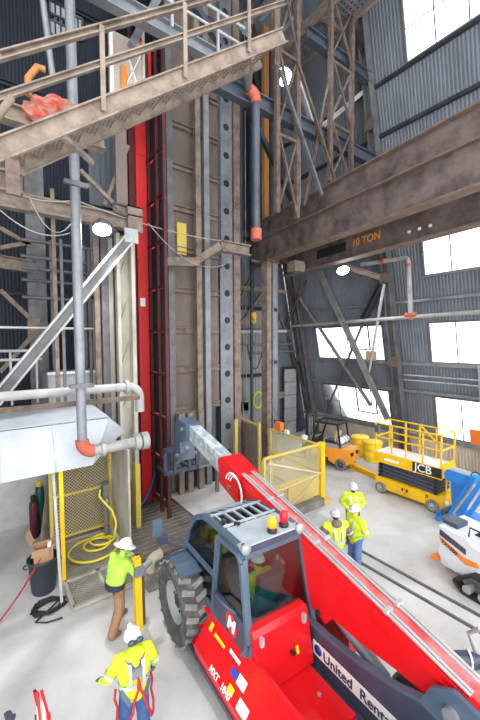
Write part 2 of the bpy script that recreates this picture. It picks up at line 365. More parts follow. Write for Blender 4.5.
# --- overhead bridge crane
DG = Vector((math.sin(math.radians(6)), math.cos(math.radians(6)), 0)); NG = Vector((DG.y, -DG.x, 0))
t = thing('bridge_crane', 'rusty brown overhead bridge crane with two deep plate girders', 'crane', (11, 9, 9.5))
def girder(c, z0, z1, a, b, ledge, name, e):
    c = Vector(c); g = mk(name, MB().bar(c+DG*a+Vector((0,0,(z0+z1)/2)), c+DG*b+Vector((0,0,(z0+z1)/2)), .12, z1-z0-.06), 'rust_girder', t, True)
    for z, w in [(z0+.02,.5), (z1-.02,.52)]+([(ledge,.44)] if ledge else []):
        o = mk('flange', MB().bar(c+DG*a+Vector((0,0,z)), c+DG*b+Vector((0,0,z)), w, .05), 'rust_flange', g, True)
    k = a+.3
    while k < b:
        for s in (-1, 1):
            if s < 0 and not e: continue
            o = mk('stiffener', MB().bar(c+DG*k+NG*(s*.1)+Vector((0,0,z0+.03)), c+DG*k+NG*(s*.1)+Vector((0,0,(ledge or z1)-.03)), .16, .02, (NG.x,NG.y,0)), 'rust_girder', g, True)
        k += 2.2
    return g
g1 = girder((11.6,13.4,0), 10.0, 12.08, -17.5, 1.6, 11.2, 'front_girder', False)
g2 = girder((13.57,14.2,0), 9.6, 11.3, -17.5, .3, None, 'rear_girder', False)
for k in (.1,): mk('end_tie', MB().ibeam(Vector((11.6,13.4,10.4))+DG*k, Vector((13.57,14.2,10.4)), .3, .5), 'rust_girder', t, True)
pL = Vector((13.57,14.2,0))
qa = onx(348, 250, 13.2); 
kk = -4.6
org = pL+DG*kk-NG*.075
words('capacity_lettering', '10 TON', .42, 'letter_orange', t, org+Vector((0,0,10.22))-t.location, -DG, (0,0,1), bold=.008)
mk('patch_plate', MB().bar(pL+DG*(kk+.35)-NG*.08+Vector((0,0,10.2)), pL+DG*(kk+2.2)-NG*.08+Vector((0,0,10.2)), .02, .4), 'black', t, True)
for i in range(3): mk('bolt_plate', MB().cyl(pL+DG*(-7.3-.4*i)-NG*.06+Vector((0,0,10.0)), pL+DG*(-7.3-.4*i)-NG*.1+Vector((0,0,10.0)), .06, 8), 'white_paint', t, True)
mk('crane_motor', MB().box(Vector((12.6,12.6,9.7)), (.7,.5,.5)).cyl((12.2,12.6,9.75),(13.1,12.6,9.75),.18), 'dusty', t, True)
# --- yellow hook hanging on a wire
hk = ony(254, 318, 14.2); t = thing('hook_block', 'small yellow crane hook block hanging on a wire rope', 'hook', hk-Vector((0,0,.5)))
mk('block_body', MB().box(hk+Vector((0,0,.12)), (.17,.12,.32)).cyl(hk+Vector((0,-.08,.12)), hk+Vector((0,.08,.12)), .12), 'yellow', t, True)
mk('hook', MB().tube(arc(hk-Vector((0,0,.15)), (.1,0,0), (0,0,.1), 80, -190, 12), .03, 8), 'yellow', t, True)
mk('wire_rope', MB().cyl(hk+Vector((0,0,.25)), (hk.x,hk.y,10.1), .02, 6), 'dark_steel', t, True)
mk('hoist_bracket', MB().bar((hk.x-.2,hk.y,10.1), (11.7,hk.y,10.1), .16, .12), 'rust_girder', bpy.data.objects['bridge_crane'], True)
# --- centre column, perforated guide column, posts of the shaft
C1 = Vector((11.6, 13.4, 0))
t = thing('crane_column', 'blue-grey twin column standing under the bridge crane girder', 'column', C1)
mk('shaft', MB().b2((-.36,-.22,0), (-.1,.22,9.95)), 'dusty', t); mk('shaft', MB().b2((-.02,-.24,0), (.3,.22,9.95)), 'galv', t)
mk('cap_plate', MB().b2((-.42,-.3,9.9), (.42,.3,10.0)), 'rust', t); mk('base_plate', MB().b2((-.45,-.35,0), (.45,.35,.06)), 'mid_steel', t)
for z in (2.0, 5.0, 7.6): mk('tie_plate', MB().box((0.14,-.26,z), (.16,.05,.16)).cyl((0.14,-.3,z),(0.14,-.2,z),.09), 'dark_steel', t)
for z in (3.3,): mk('bracket', MB().box((.55,-.1,z), (.5,.25,.3)), 'rust', t)
C2 = Vector((9.0, 13.6, 0))
t = thing('perforated_column', 'tall grey guide column with a line of round holes', 'column', C2)
W2 = .34
mk('web', MB().b2((-W2,-.2,0), (W2,-.16,22)), 'galv', t)
mk('flange', MB().b2((-W2,-.16,0), (-W2+.05,.3,22)), 'blue_steel', t); mk('flange', MB().b2((W2-.05,-.16,0), (W2,.3,22)), 'blue_steel', t)
z = .9
while z < 21: mk('hole', MB().cyl((.03,-.212,z), (.03,-.19,z), .15, 14), 'black', t); z += 1.22
mk('wide_shroud', MB().b2((-.62,-.26,9.3), (-W2+.04,.3,22)), 'blue_steel', t)
def post(px0, px1, y, z0, z1, m, label, name='steel_post', group=None, k='box', Y=13.6, cat='post'):
    a = ony(px0, y, Y); b = ony(px1, y, Y); cx = (a.x+b.x)/2; w = (b.x-a.x)
    mb = MB()
    if k == 'box': mb.b2((cx-w/2,Y-w*.4,z0), (cx+w/2,Y+w*.4,z1))
    elif k == 'tube': mb.cyl((cx,Y,z0), (cx,Y,z1), w/2, 12)
    elif k == 'h': mb.ibeam((cx,Y,z0), (cx,Y,z1), w, w, .04, (0,1,0))
    return one(name, mb, m, label, cat, group)
post(233, 239, 340, 0, 22, 'dusty', 'dusty brown post hugging the perforated guide column', Y=13.5)
post(205, 210, 380, 0, 21, 'galv', 'slim bright galvanised post beside the brown panelled shaft', Y=12.65)
post(196, 201, 300, 0, 21, 'dusty', 'slim dusty post along the edge of the brown panelled shaft', Y=12.6)
post(167, 173, 250, 0, 21, 'mid_steel', 'dark corner post between the red gate frame and brown panels', Y=12.8)
post(263, 267.5, 120, 10.2, 22, 'wood_post', 'orange-brown timber post standing above the crane column', Y=14.4)
post(268, 276, 90, 12.2, 22, 'blue_steel', 'upper blue-grey column above the bridge crane', Y=14.6, cat='column')
post(250, 252, 150, 0, 21, 'blue_steel', 'thin grey post seen past the timber post', Y=15.5)
post(236.5, 241, 150, 10, 21, 'blue_steel', 'upper grey post beside the perforated guide column', Y=14.4)
# vertical pipe with orange elbow
p = ony(256, 150, 9.2); zt = ony(255, 92, 9.2).z; zb = ony(256, 232, 9.2).z
t = thing('drop_pipe', 'grey drop pipe with an orange elbow above the shaft landing', 'pipe', (p.x,p.y,zb))
mk('pipe', MB().cyl((p.x,p.y,zb), (p.x,p.y,zt-.22), .14, 12), 'blue_steel', t, True)
mk('elbow', MB().tube([(p.x,p.y,zt-.35)]+arc((p.x-.3,p.y,zt-.22), (.3,0,0), (0,0,.22), 0, 90, 6), .17, 12), 'orange_fit', t, True)
mk('branch_pipe', MB().cyl((p.x-.3,p.y,zt), (p.x-.9,p.y-.4,zt+.35), .13, 12), 'blue_steel', t, True)
mk('foot_coupling', MB().cyl((p.x,p.y,zb-.25), (p.x,p.y,zb+.1), .18, 12), 'orange_fit', t, True)
# brown panelled shaft wall
t = thing('shaft_wall', 'brown dusty shaft wall of panels between horizontal stiffeners', 'shaft wall', (6.9,13,0))
zs = [ony(183, y, 13.0).z for y in (408, 366, 330)]; st = (zs[2]-zs[0])/2
zz = zs[0]; x0 = ony(172,300,13).x; x1 = ony(197,300,13).x; x2 = ony(214,300,13).x
while zz < 22:
    mk('panel', MB().b2((x0,13.02,zz+.07), (x1-.05,13.08,zz+st-.07)), 'dust_panel', t, True)
    mk('panel', MB().b2((x1+.05,13.12,zz+.07), (x2+.3,13.18,zz+st-.07)), 'dust_panel', t, True)
    mk('stiffener', MB().chan((x0,12.94,zz), (x1,12.94,zz), .16, .22), 'dusty', t, True)
    mk('stiffener', MB().chan((x1,13.05,zz), (x2+.3,13.05,zz), .16, .22), 'dusty', t, True)
    zz += st
a = ony(177,250,12.93); b = ony(186,224,12.93)
mk('yellow_panel', MB().b2((a.x,12.9,a.z-.15), (b.x,13.0,b.z)), 'yellow_old', t, True, 'faded yellow inset panel')
mk('panel', MB().b2((x0-.6,16.65,0), (x2+1.5,16.75,4)), 'concrete_pale', t, True)
# red corner column and dark red gate frame
t = thing('red_column', 'bright red tall corner column of the shaft gate', 'column', (4.74,12.6,0))
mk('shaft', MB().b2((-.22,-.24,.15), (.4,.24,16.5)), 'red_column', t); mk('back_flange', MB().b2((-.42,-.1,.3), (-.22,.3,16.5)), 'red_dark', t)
mk('foot_plate', MB().b2((-.42,-.35,0), (.42,.35,.15)), 'dark_steel', t)
for z in (3.6, 8.4, 12.6): mk('splice_plate', MB().b2((-.2,-.262,z), (.26,-.24,z+.5)), 'red_column', t)
mk('data_plate', MB().b2((-.16,-.26,7.3), (.02,-.245,7.6)), 'white_paint', t)
t = thing('red_gate_frame', 'dark red framed gate panel standing between red column and brown shaft', 'gate', (4.9,11.7,0))
for y in (10.9, 11.5, 12.2): mk('upright', MB().b2((4.86,y-.05,0), (4.96,y+.05,16)), 'red_dark', t, True)
for k, z in enumerate((.4, 1.9, 3.4, 4.9, 6.4, 7.9, 9.4, 10.9, 12.4, 13.9)):
    mk('rail', MB().bar((4.91,10.85,z), (4.91,12.4,z), .08), 'red_dark', t, True)
    if k > 0: mk('sheet', MB().b2((5.02,11.0,z-1.45), (5.04,12.3,z-.05)), 'plant_dark', t, True)  # near-black sheets put the shade of the open gap into colour
one('shaft_back_panel', MB().b2((5.1,14.6,0), (5.2,16.5,22)), 'black', 'flat black panel behind the red gate', 'panel')  # plain black panel standing inside the shaft
# shaft landing stub beams
a = ony(160,268,11.2); b = ony(205,262,11.2); c = ony(222,247,9.8); 
t = thing('landing_bracket', 'dusty steel landing bracket with short I beam between shaft and crane', 'bracket', ony(222,250,12))
p0 = ony(196,262,12.2); p1 = ony(221,246,11.6); p2 = ony(249,252,11.6)
mk('arm', MB().bar(p0, p1, .2, .28), 'dusty', t, True)
mk('i_beam', MB().ibeam(p1, Vector((p2.x,p1.y,p1.z)), .3, .42, .05), 'dusty', t, True)
mk('wall_plate', MB().bar(ony(156,262,12.2), p0, .2, .3), 'dusty', t, True)
# pale cables
def cable(pts, r, m, label, name='cable', cat='cable', n=6): return one(name, MB().tube(pts, r, n), m, label, cat)
def sag(p, q, s, n=10): return [Vector(p).lerp(Vector(q), i/n)-Vector((0,0,s*4*(i/n)*(1-i/n))) for i in range(n+1)]
cable(sag(ony(18,194,10.4), ony(75,200,10.4), .1)+sag(ony(78,201,10.4), p1+Vector((0,0,.2)), .15)[1:], .018, 'pipe_pale', 'taut pale cable running from the platform beam to the landing bracket')
cable(sag(ony(148,223,10.4), p0+Vector((1.5,-.3,.2)), .7), .012, 'pipe_pale', 'thin sagging wire below the taut pale cable')
cable(sag(ony(0,210,9.6), ony(70,233,9.6), .25), .015, 'pipe_pale', 'sagging pale wire under the platform beam at the stair foot')
cable(sag(ony(29,196,9.6), ony(72,222,9.6), .5), .012, 'pipe_pale', 'looping pale cable hanging behind the grey standpipe')
t = thing('far_truss', 'grey truss with diagonal behind the crane column and hook block', 'truss', ony(262,330,15.6))
for a, b, w, m in (((238,288),(286,292),.22,'dusty'), ((236,332),(286,331),.16,'galv_pale'), ((238,327),(264,291),.16,'dusty'), ((240,300),(258,262),.14,'mid_steel'), ((272,300),(285,330),.12,'rust'), ((262,268),(284,270),.2,'mid_steel')):
    p, q = ony(*a,15.6), ony(*b,15.6); brace_part(p, q, w, m, 'bar', t, nm='truss_member')
# --- high cross beams at the headframe
bs = 'blue_steel'
zc = 14.0
member('cross_beam', (5.4,9.5,14.0), (14.6,9.5,14.0), .3, .5, bs, 'long blue-grey cross beam below the catwalk spanning to the leaning wall', 'beam', None, 'ibeam', .05)
member('cross_beam', (10.0,9.5,17.35), (13.9,9.5,17.35), .3, .45, bs, 'upper blue-grey cross beam behind the lattice tower', 'beam', None, 'ibeam', .05)
t = thing('upper_gangway', 'pale steel gangway with handrail high behind the stair', 'gangway', (3.5,9.5,14.6))
mk('floor_beam', MB().ibeam((-1,9.5,14.7), (7.0,9.5,14.7), .3, .4, .04), 'galv', t, True); mk('handrail', MB().cyl((-1,9.3,15.9), (7.0,9.3,15.9), .05), 'galv_pale', t, True)
mk('handrail', MB().cyl((-1,9.3,15.35), (7.0,9.3,15.35), .04), 'galv_pale', t, True)
for x in (0, 1.5, 3.0, 4.5, 6.0): mk('baluster', MB().bar((x,9.3,14.7), (x,9.3,15.9), .07), 'galv_pale', t, True)
t = thing('lattice_tower', 'rusty lattice tower legs with crossing braces above the bridge crane', 'tower', (11.5,10.8,11.3))
for a, b, w, m, k, Y in (((190,0),(222,46),.2,'blue_steel','bar',10), ((131,46),(158,-2),.2,'galv','bar',10.2), ((243,98),(292,200),.16,'black','bar',9.65), ((318,130),(363,92),.16,'galv_pale','bar',9.8), ((299,82),(316,134),.16,'galv_pale','bar',9.8),
        ((297,60),(338,190),.1,'rust','double',9.15), ((332,70),(304,205),.1,'rust','double',9.35), ((280,70),(322,195),.09,'mid_steel','bar',9.05), ((352,20),(368,68),.12,'dark_steel','bar',9.6), ((299,95),(299,205),.1,'mid_steel','bar',9.3), ((252,60),(243,100),.14,'mid_steel','bar',11.5), ((262,55),(300,10),.12,'mid_steel','bar',10.4)):
    brace_part(ony(*a,Y), ony(*b,Y), w, m, k, t)
def lattice(px, Y=11.0, z0=11.3, z1=21.5, w=.16):
    xs = [ony(p, 150, Y).x for p in px]
    for x in xs: mk('chord', MB().b2((x-w/2,Y-w/2,z0), (x+w/2,Y+w/2,z1)), 'rust', t, True)
    n = 4; dz = (z1-z0)/n
    for i in range(n):
        a, b = z0+i*dz, z0+(i+1)*dz
        mk('lacing_bar', MB().bar((xs[0],Y,a), (xs[1],Y,b), .07), 'rust', t, True); mk('lacing_bar', MB().bar((xs[1],Y-.06,a), (xs[0],Y-.06,b), .07), 'rust', t, True)
        mk('batten', MB().bar((xs[0],Y,b-.1), (xs[1],Y,b-.1), .1), 'rust', t, True)
lattice((277,297), Y=9.25, z0=ony(287,216,9.25).z); lattice((330,351), Y=9.25, z0=ony(340,186,9.25).z)
one('dark_backing_panel', MB().b2((10.8,16.0,12.3), (13.4,16.1,19.5)), 'clad_dark', 'dark grey cladding panel behind the lattice tower legs', 'panel')
# --- the main stair and its catwalk
Y0, Y1 = 5.6, 6.45; SL = .767
def sz(x): return 8.65+(x-.26)*SL
t = thing('steel_stair', 'dusty brown steel stair with handrail climbing above the hall', 'stair', (0,6,8.4))
sd = Vector((1,0,SL)).normalized()
for y, nm in ((Y0,'stringer'), (Y1,'stringer')):
    a, b = -.1, 5.25; mk(nm, MB().chan((a,y,sz(a)-.14), (b,y,sz(b)-.14), .08 if y == Y0 else -.08, .27, .025), 'dusty', t, True)
tr = MB()
for i in range(5): tr.b2((-.13+i*.06,-.4,-.012), (-.122+i*.06,.4,.012))
for j in range(12): tr.b2((-.13,-.39+j*.07,-.015), (.12,-.378+j*.07,.015))
for j in range(14): tr.b2((.12,-.4+j*.058,-.01), (.128,-.382+j*.058,.17))
trm = tr.mesh('tread')
n = 19
for i in range(n):
    x = .2+i*.262; o = mk('tread', trm, 'dusty', t); o.location = Vector((x,(Y0+Y1)/2,sz(x)-.1))-t.location
mk('handrail', MB().chan((.0,Y0,sz(0)+1.0), (5.25,Y0,sz(5.25)+1.0), .09, .1, .02), 'dusty', t, True)
mk('mid_rail', MB().chan((.0,Y0,sz(0)+.5), (5.25,Y0,sz(5.25)+.5), .07, .09, .02), 'dusty', t, True)
mk('rail_return', MB().tube([(.3,Y0,sz(.3)+1.0), (.02,Y0,sz(0)+.98)]+arc((.08,Y0,sz(0)+.8), (-.1,0,0), (0,0,.1), 60, 0, 4)[1:]+[(-.02,Y0,sz(0)+.5)], .04, 8), 'dusty', t, True)
mk('rail_return', MB().tube([(.4,Y0,sz(.4)+.45)]+arc((.24,Y0,sz(0)+.25), (-.12,0,0), (0,0,.2), 90, 0, 5)+[(.12,Y0,sz(0)-.4)], .05, 8), 'dusty', t, True)
for x in (1.56, 2.93, 4.3): mk('rail_post', MB().b2((x-.035,Y0-.05,sz(x)-.2), (x+.035,Y0-.02,sz(x)+1.02)), 'dusty', t, True)
for x in (1.0, 4.4): mk('cross_strut', MB().bar((x,Y0,sz(x)-.3), (x+.6,Y1,sz(x)-.15), .07), 'dusty', t, True)
mk('newel_post', MB().b2((.13,Y0-.04,7.8), (.2,Y0+.04,sz(0)+.5)), 'dusty', t, True)
mk('foot_plate', MB().b2((.3,Y0-.05,7.95), (.46,Y0+.0,8.4)), 'rust', t, True)
mk('foot_beam', MB().ibeam((-1,Y0+.1,8.15), (.5,Y0+.1,8.15), .15, .28), 'dusty', t, True)
mk('hanger_post', MB().bar((5.35,6.0,12.0), (5.35,6.0,22.95), .12), 'rust', t, True)
# grated catwalk high up behind the lattice tower
ZK = 19.0; kL = onz(306,26,ZK).x; kR = onz(324,42,ZK).x; ky0, ky1 = 7.6, onz(281,50,ZK).y
t = thing('catwalk', 'grated catwalk beyond the stair head, seen from below', 'catwalk', ((kL+kR)/2,10,ZK))
for x in (kL, kR): mk('edge_beam', MB().chan((x,ky0,ZK), (x,ky1,ZK), .12, .4, .03), 'dusty', t, True)
gm = MB(); y = ky0
while y < ky1: gm.b2((kL,y,ZK), (kR,y+.05,ZK+.05)); y += .2
for i in range(7): x = kL+(kR-kL)*(i+.5)/7; gm.b2((x-.015,ky0,ZK-.02), (x+.015,ky1,ZK+.06))
o = mk('grating', gm, 'galv', t, True); o['kind'] = 'stuff'
for y in (ky0, (ky0+ky1)/2, ky1): mk('cross_beam', MB().bar((kL,y,ZK-.15), (kR,y,ZK-.15), .16), 'dusty', t, True); mk('hanger_rod', MB().bar((kR,y,ZK), (kR,y,23.4), .08), 'dusty', t, True)
mk('handrail', MB().bar((kR,ky0,ZK+1.1), (kR,ky1,ZK+1.1), .08), 'dusty', t, True)
# --- left platform
t = thing('platform_beam', 'dusty platform beam with end gusset reaching the red column', 'beam', (2,10.8,9.4))
mk('beam', MB().ibeam((-3,10.8,9.62), (4.05,10.8,9.62), .3, .42, .05), 'dusty', t, True); mk('end_gusset', MB().b2((3.6,10.6,9.35), (4.05,10.66,10.1)), 'dusty', t, True)
mk('end_bracket', MB().ibeam((3.2,10.75,9.95), (4.05,10.75,9.95), .3, .3, .04), 'rust', t, True)
t = thing('knee_brace', 'pale grey H-section knee brace falling from platform beam end', 'brace', (.3,10.5,4.4))
a, b = ony(-6,402,10.4), ony(131,236,10.4); mk('web', MB().bar(a, b, .05, .22), 'mid_steel', t, True)
d, s_, u_ = basis(b-a)
for sg in (-1, 1): mk('flange', MB().bar(a, b, .22, .05, ou=sg*.13), 'galv_pale', t, True)
mk('end_plate', MB().box(b, (.4,.1,.4)), 'galv_pale', t, True)
member('platform_brace', ony(80,170,10.75), ony(124,214,10.75), .1, .1, 'dusty', 'dusty diagonal strut above the round platform lamp', 'brace', None, 'bar')
member('platform_brace', ony(104,205,10.95), ony(128,146,10.95), .1, .1, 'dusty', 'short dusty strut beside the red column above the platform beam', 'brace', None, 'bar')
# standpipe with lower branch
sp = ony(79, 330, 8.9)
t = thing('standpipe', 'grey vertical standpipe with red lower elbow and branch pipe', 'pipe', (sp.x,8.9,3.2))
zl = ony(85, 452, 8.9).z; e = ony(143, 441, 9.0)
mk('pipe', MB().cyl((sp.x,8.9,zl+.25), (sp.x,8.9,17.5), .112, 16), 'galv', t, True)
mk('elbow', MB().tube([(sp.x,8.9,zl+.3)]+arc((sp.x+.25,8.9,zl+.25), (-.25,0,0), (0,0,-.25), 0, 90, 6), .155, 14), 'orange_fit', t, True)
mk('branch_pipe', MB().cyl((sp.x+.25,8.9,zl), (e.x,9.0,zl), .13, 16), 'pipe_pale', t, True)
mk('blind_flange', MB().cyl((e.x-.25,9,zl), (e.x-.1,9,zl), .22, 16).cyl((e.x-.05,9,zl), (e.x+.12,9,zl), .23, 16), 'pipe_pale', t, True)
mk('branch_collar', MB().cyl((sp.x+.42,8.9,zl), (sp.x+.52,8.9,zl), .18, 16), 'pipe_pale', t, True)
for z in (5.0, 9.6): mk('clamp', MB().b2((sp.x-.24,8.72,z-.05), (sp.x+.24,8.8,z+.05)).cyl((sp.x-.22,8.7,z),(sp.x-.22,8.82,z),.05,8).cyl((sp.x+.22,8.7,z),(sp.x+.22,8.82,z),.05,8), 'mid_steel', t, True)
zz = ony(75, 391, 9.4).z
t = thing('header_pipe', 'pale horizontal header pipe behind the standpipe with end flange', 'pipe', (1.5,9.4,zz))
e = ony(134, 388, 9.4); mk('pipe', MB().cyl((-.2,9.4,zz), (e.x-.15,9.4,zz), .11, 16), 'pipe_pale', t, True)
mk('end_flange', MB().cyl((e.x-.25,9.4,zz), (e.x-.15,9.4,zz), .18, 16), 'pipe_pale', t, True); mk('elbow', MB().tube(arc((e.x-.15,9.4,zz-.3), (0,0,.3), (.3,0,0), 0, 90, 6)+[(e.x+.15,9.4,zz-.7)], .12, 14), 'pipe_pale', t, True)
zz = ony(80, 403, 9.1).z; member('tie_rail', (-.5,9.1,zz), (3.3,9.1,zz), .08, .12, 'rust', 'thin rusty tie rail clamped across the standpipe', 'rail', None, 'bar')
# cream column and lattice posts beside the shaft
t = thing('cream_column', 'cream painted plate column with yellow foot beside the red column', 'column', (3.85,11.3,0))
a = ony(117,400,11.3).x; b = ony(134,400,11.3).x
mk('plate', MB().b2((a,11.25,1.5), (b,11.4,9.35)), 'cream', t, True); mk('flange', MB().b2((b-.12,10.95,0), (b,11.4,9.35)), 'cream', t, True); mk('flange', MB().b2((a,11.0,1.5), (a+.1,11.4,9.35)), 'cream', t, True)
mk('yellow_foot', MB().b2((b-.14,10.9,0), (b+.02,11.42,2.1)), 'yellow_old', t, True)
for i in range(5): mk('lacing_bar', MB().bar((a+.05,11.2,2.2+i*1.4), (b-.1,11.2,3.4+i*1.4), .05, .02), 'cream', t, True)
for px, w, m_, l_ in ((98,5,'dusty','dusty post just left of the cream column'), (106,7,'mid_steel','grey channel post with rivets touching the cream column'), (112,5,'cream','narrow cream post against the plate column')):
    post(px-w/2, px+w/2, 350, 0, 9.3, m_, l_, Y=11.6)
# far columns on the left
t = thing('far_column', 'grey far column with V braces behind the white hopper', 'column', (ony(40,380,15).x,15,0))
x = ony(40,380,15).x
mk('shaft', MB().ibeam((x,15,0), (x,15,12.5), .6, .4, .05, (0,1,0)).b2((x-.02,14.75,0), (x+.28,14.8,9)), 'mid_steel', t, True)
for p, q in (((0,290),(34,322)), ((33,335),(0,372)), ((0,228),(33,247)), ((0,248),(33,242))): mk('brace', MB().bar(ony(*p,14.8), ony(*q,14.8), .14), 'dusty', t, True)
mk('gusset_plate', MB().box(ony(34,328,14.7), (.4,.05,.7)), 'dusty', t, True)
member('far_beam', ony(-5,261,14.9), ony(34,268,14.9), .3, .45, 'dusty', 'dusty short beam meeting the far column', 'beam')
for k, (px, w, y0, y1, m_) in enumerate(((56,4,190,395,'dusty'), (63,3,240,395,'mid_steel'), (90,3,250,400,'mid_steel'))):
    post(px-w/2, px+w/2, 320, 0, ony(px,y0,12.5).z, m_, ('dusty thin post beside the far column','thin grey post in front of the white tank','thin grey post between standpipe and cream column')[k], Y=12.5)
zz = ony(40,328,12.3).z; member('conduit', (-2,12.3,zz), (3.6,12.3,zz), .04, .04, 'galv_pale', 'thin pale conduit crossing in front of the far column', 'pipe', None, 'tube')
t = thing('guard_railing', 'pale guard railing near the far column', 'railing', (0,13.5,4.5))
for y in (351, 360): mk('rail', MB().cyl((-2,13.5,ony(10,y,13.5).z), (ony(42,y,13.5).x,13.5,ony(10,y,13.5).z), .05), 'galv_pale', t, True)
for px in (10, 36): xx = ony(px,350,13.5).x; mk('rail_post', MB().bar((xx,13.5,4.0), (xx,13.5,ony(10,350,13.5).z), .06), 'galv_pale', t, True)
t = thing('ladder_rack', 'stack of grey pipe racks between far column and cream column', 'rack', (2.6,14,6))
for i, y in enumerate((247, 262, 273, 284, 300)): zz = ony(75,y,14).z; mk('rack_pipe', MB().cyl((1.1,14,zz), (3.9,14,zz), .06, 8), 'mid_steel', t, True)
for px in (52, 84, 96): xx = ony(px,270,14).x; mk('rack_post', MB().bar((xx,14.1,2), (xx,14.1,9.6), .12), 'mid_steel', t, True)
# ================================================================== vehicles
def wheel(parent, c, r, w, side, tyre='rubber', rim='galv_pale', lugs=True, hub=.52):
    """tyre + rim + lugs, axle along local x; side = -1/+1 is the outer face"""
    c = Vector(c); ax = Vector((side,0,0)); h = w/2
    ty = mk('tyre', MB().lathe(c, ax, [(r*hub,-h*.7),(r*.7,-h),(r*.93,-h*.95),(r,-h*.7),(r,h*.7),(r*.93,h*.95),(r*.7,h),(r*hub,h*.7),(r*hub,-h*.7)], 36), tyre, parent)
    if lugs:
        L = MB(); n = 22
        for k in range(n):
            for sg in (-1, 1):
                a = 2*math.pi*(k+(.5 if sg > 0 else 0))/n; m = Matrix.Rotation(a, 3, 'X')
                L.box(c+m @ Vector((sg*h*.48,0,r)), (h*.95,.09*r/.7,.05), m=m @ Matrix.Rotation(sg*.35, 3, 'Z'))
        o = mk('tread_lugs', L, 'tread', ty); o['kind'] = 'stuff'
    rm = mk('rim', MB().lathe(c, ax, [(r*hub,h*.7),(r*(hub-.05),h*.75),(r*(hub-.08),h*.25),(r*.2,h*.15),(r*.2,h*.4),(.001,h*.42)], 28), rim, parent)
    nb = MB()
    for k in range(8): nb.cyl(c+ax*h*.15+Vector((0,math.cos(k*.785)*r*.32,math.sin(k*.785)*r*.32)), c+ax*h*.3+Vector((0,math.cos(k*.785)*r*.32,math.sin(k*.785)*r*.32)), r*.035, 6)
    mk('wheel_nuts', nb, 'dark_steel', rm); mk('hub_cap', MB().cyl(c, c+ax*h*.45, r*.17, 12), 'dark_steel', rm)
    return ty
# ---------------------------------------------------------------- telehandler (local x right, y forward)
TH = Vector((4.0, 4.0, 0)); THR = -math.radians(3)
t = tele = thing('telehandler', 'big red telehandler with grey cab and long boom reaching toward the shaft', 'telehandler', TH, THR)
for sx in (-1, 1):
    for y in (2.28, -2.0):
        wheel(t, (sx*1.02, y, .77), .77, .5, sx)
mk('chassis', MB().b2((-.38,-2.6,.3), (.38,.1,.48)).b2((-.42,.05,.42), (.42,3.0,.95)), 'slate_dark', t)
mk('axle', MB().cyl((-.8,2.28,.74), (.8,2.28,.74), .16), 'slate_dark', t); mk('axle', MB().cyl((-.8,-2.0,.74), (.8,-2.0,.74), .16), 'slate_dark', t)
fen = MB()
for i in range(5):
    a0 = math.radians(20+i*20); a1 = math.radians(40+i*20)
    P = lambda a, x: (x, 2.28+.86*math.cos(a), .74+.86*math.sin(a))
    fen.prism([P(a0,-1.22), P(a1,-1.22), P(a1,-.78), P(a0,-.78)], (0,0,.03))
mk('front_fender', fen, 'slate', t)
mk('engine_pod', MB().b2((.98,-.3,.5), (1.2,1.4,1.3)), 'red', t)
# left body side
X0 = -1.2
side = [(X0,.42),(X0-.02,.62),(-.83,1.12),(-.76,1.12),(-.76,.42)]
bs_ = mk('side_body', MB().prism([(x,-1.1,z) for x, z in side], (0,2.4,0)), 'red', t)
mk('sill', MB().b2((X0-.03,-1.1,.36), (-.9,1.6,.43)), 'slate_dark', t)
for k, (y, z) in enumerate(((1.42,.45), (1.42,.72), (1.42,.98))):
    mk('step', MB().b2((-1.16+.13*k,1.3,z), (-.9+.05*k,1.62,z+.04)), 'red', t)
mk('step_frame', MB().bar((-1.14,1.62,.42),(-.84,1.62,1.1),.05).bar((-1.14,1.3,.42),(-.84,1.3,1.1),.05), 'red', t)
nside = Vector((-.5,0,-.37)).normalized()
def onside(y, k, lift=.012):             # a point on the slanted side plate: k 0 at sill, 1 at the door
    return Vector((X0-.02+(.37)*k, y, .62+.5*k)) + Vector((-.5,0,.37)).normalized()*lift
def decal(y0, y1, k0, k1, m, nm='decal', l=None):
    o = mk(nm, MB().prism([onside(y0,k0), onside(y1,k0), onside(y1,k1), onside(y0,k1)], Vector((-.5,0,.37)).normalized()*.004), m, bs_); return o
decal(.62,.95,.62,.70,'sign_yellow'); decal(.2,.5,.7,.78,'white_paint'); decal(.12,.3,.42,.58,'sign_blue'); decal(-.08,.12,.4,.62,'white_paint'); decal(-.3,-.06,.06,.3,'white_paint'); decal(.08,.22,.12,.28,'sign_yellow'); decal(1.05,1.14,.6,.8,'sign_yellow')
upk = Vector((.37,0,.5)).normalized()
words('model_lettering', 'MXT', .13, 'white_paint', t, onside(.72,.06), (0,-1,0), upk, bold=.002); words('number_lettering', '1840', .13, 'white_paint', t, onside(.36,.06), (0,-1,0), upk, bold=.002)
# cab
CL = -.80; CR = .52                       # left and right sides
def cabL(y, z, o=0): return Vector((CL + (.10*(z-1.1)/1.5) - o, y, z))
def cabR(y, z): return Vector((CR, y, z))
prof = [(.12,1.08),(.30,1.7),(.46,2.45),(.6,2.6),(1.55,2.62),(1.9,2.57),(2.2,2.42),(2.45,2.1),(2.6,1.6),(2.6,1.1)]
cab = mk('cab_frame', MB(), 'slate', None); bpy.data.objects.remove(cab)
fr = MB()
for f_ in (cabL, cabR):
    pts = [f_(y,z) for y, z in prof]
    for p, q in zip(pts, pts[1:]): fr.bar(p, q, .1, .09, (1,0,0))
    fr.bar(f_(.12,1.1), f_(2.6,1.1), .1, .1, (1,0,0)); fr.bar(f_(1.28,1.08), f_(1.18,2.6), .08, .09, (1,0,0))
for y, z in ((.46,2.5),(2.6,1.6),(2.2,2.42),(.15,1.15),(2.6,1.1),(1.28,2.59)): fr.bar(cabL(y,z), cabR(y,z), .1, .08)
cab = mk('cab_frame', fr, 'slate', t)
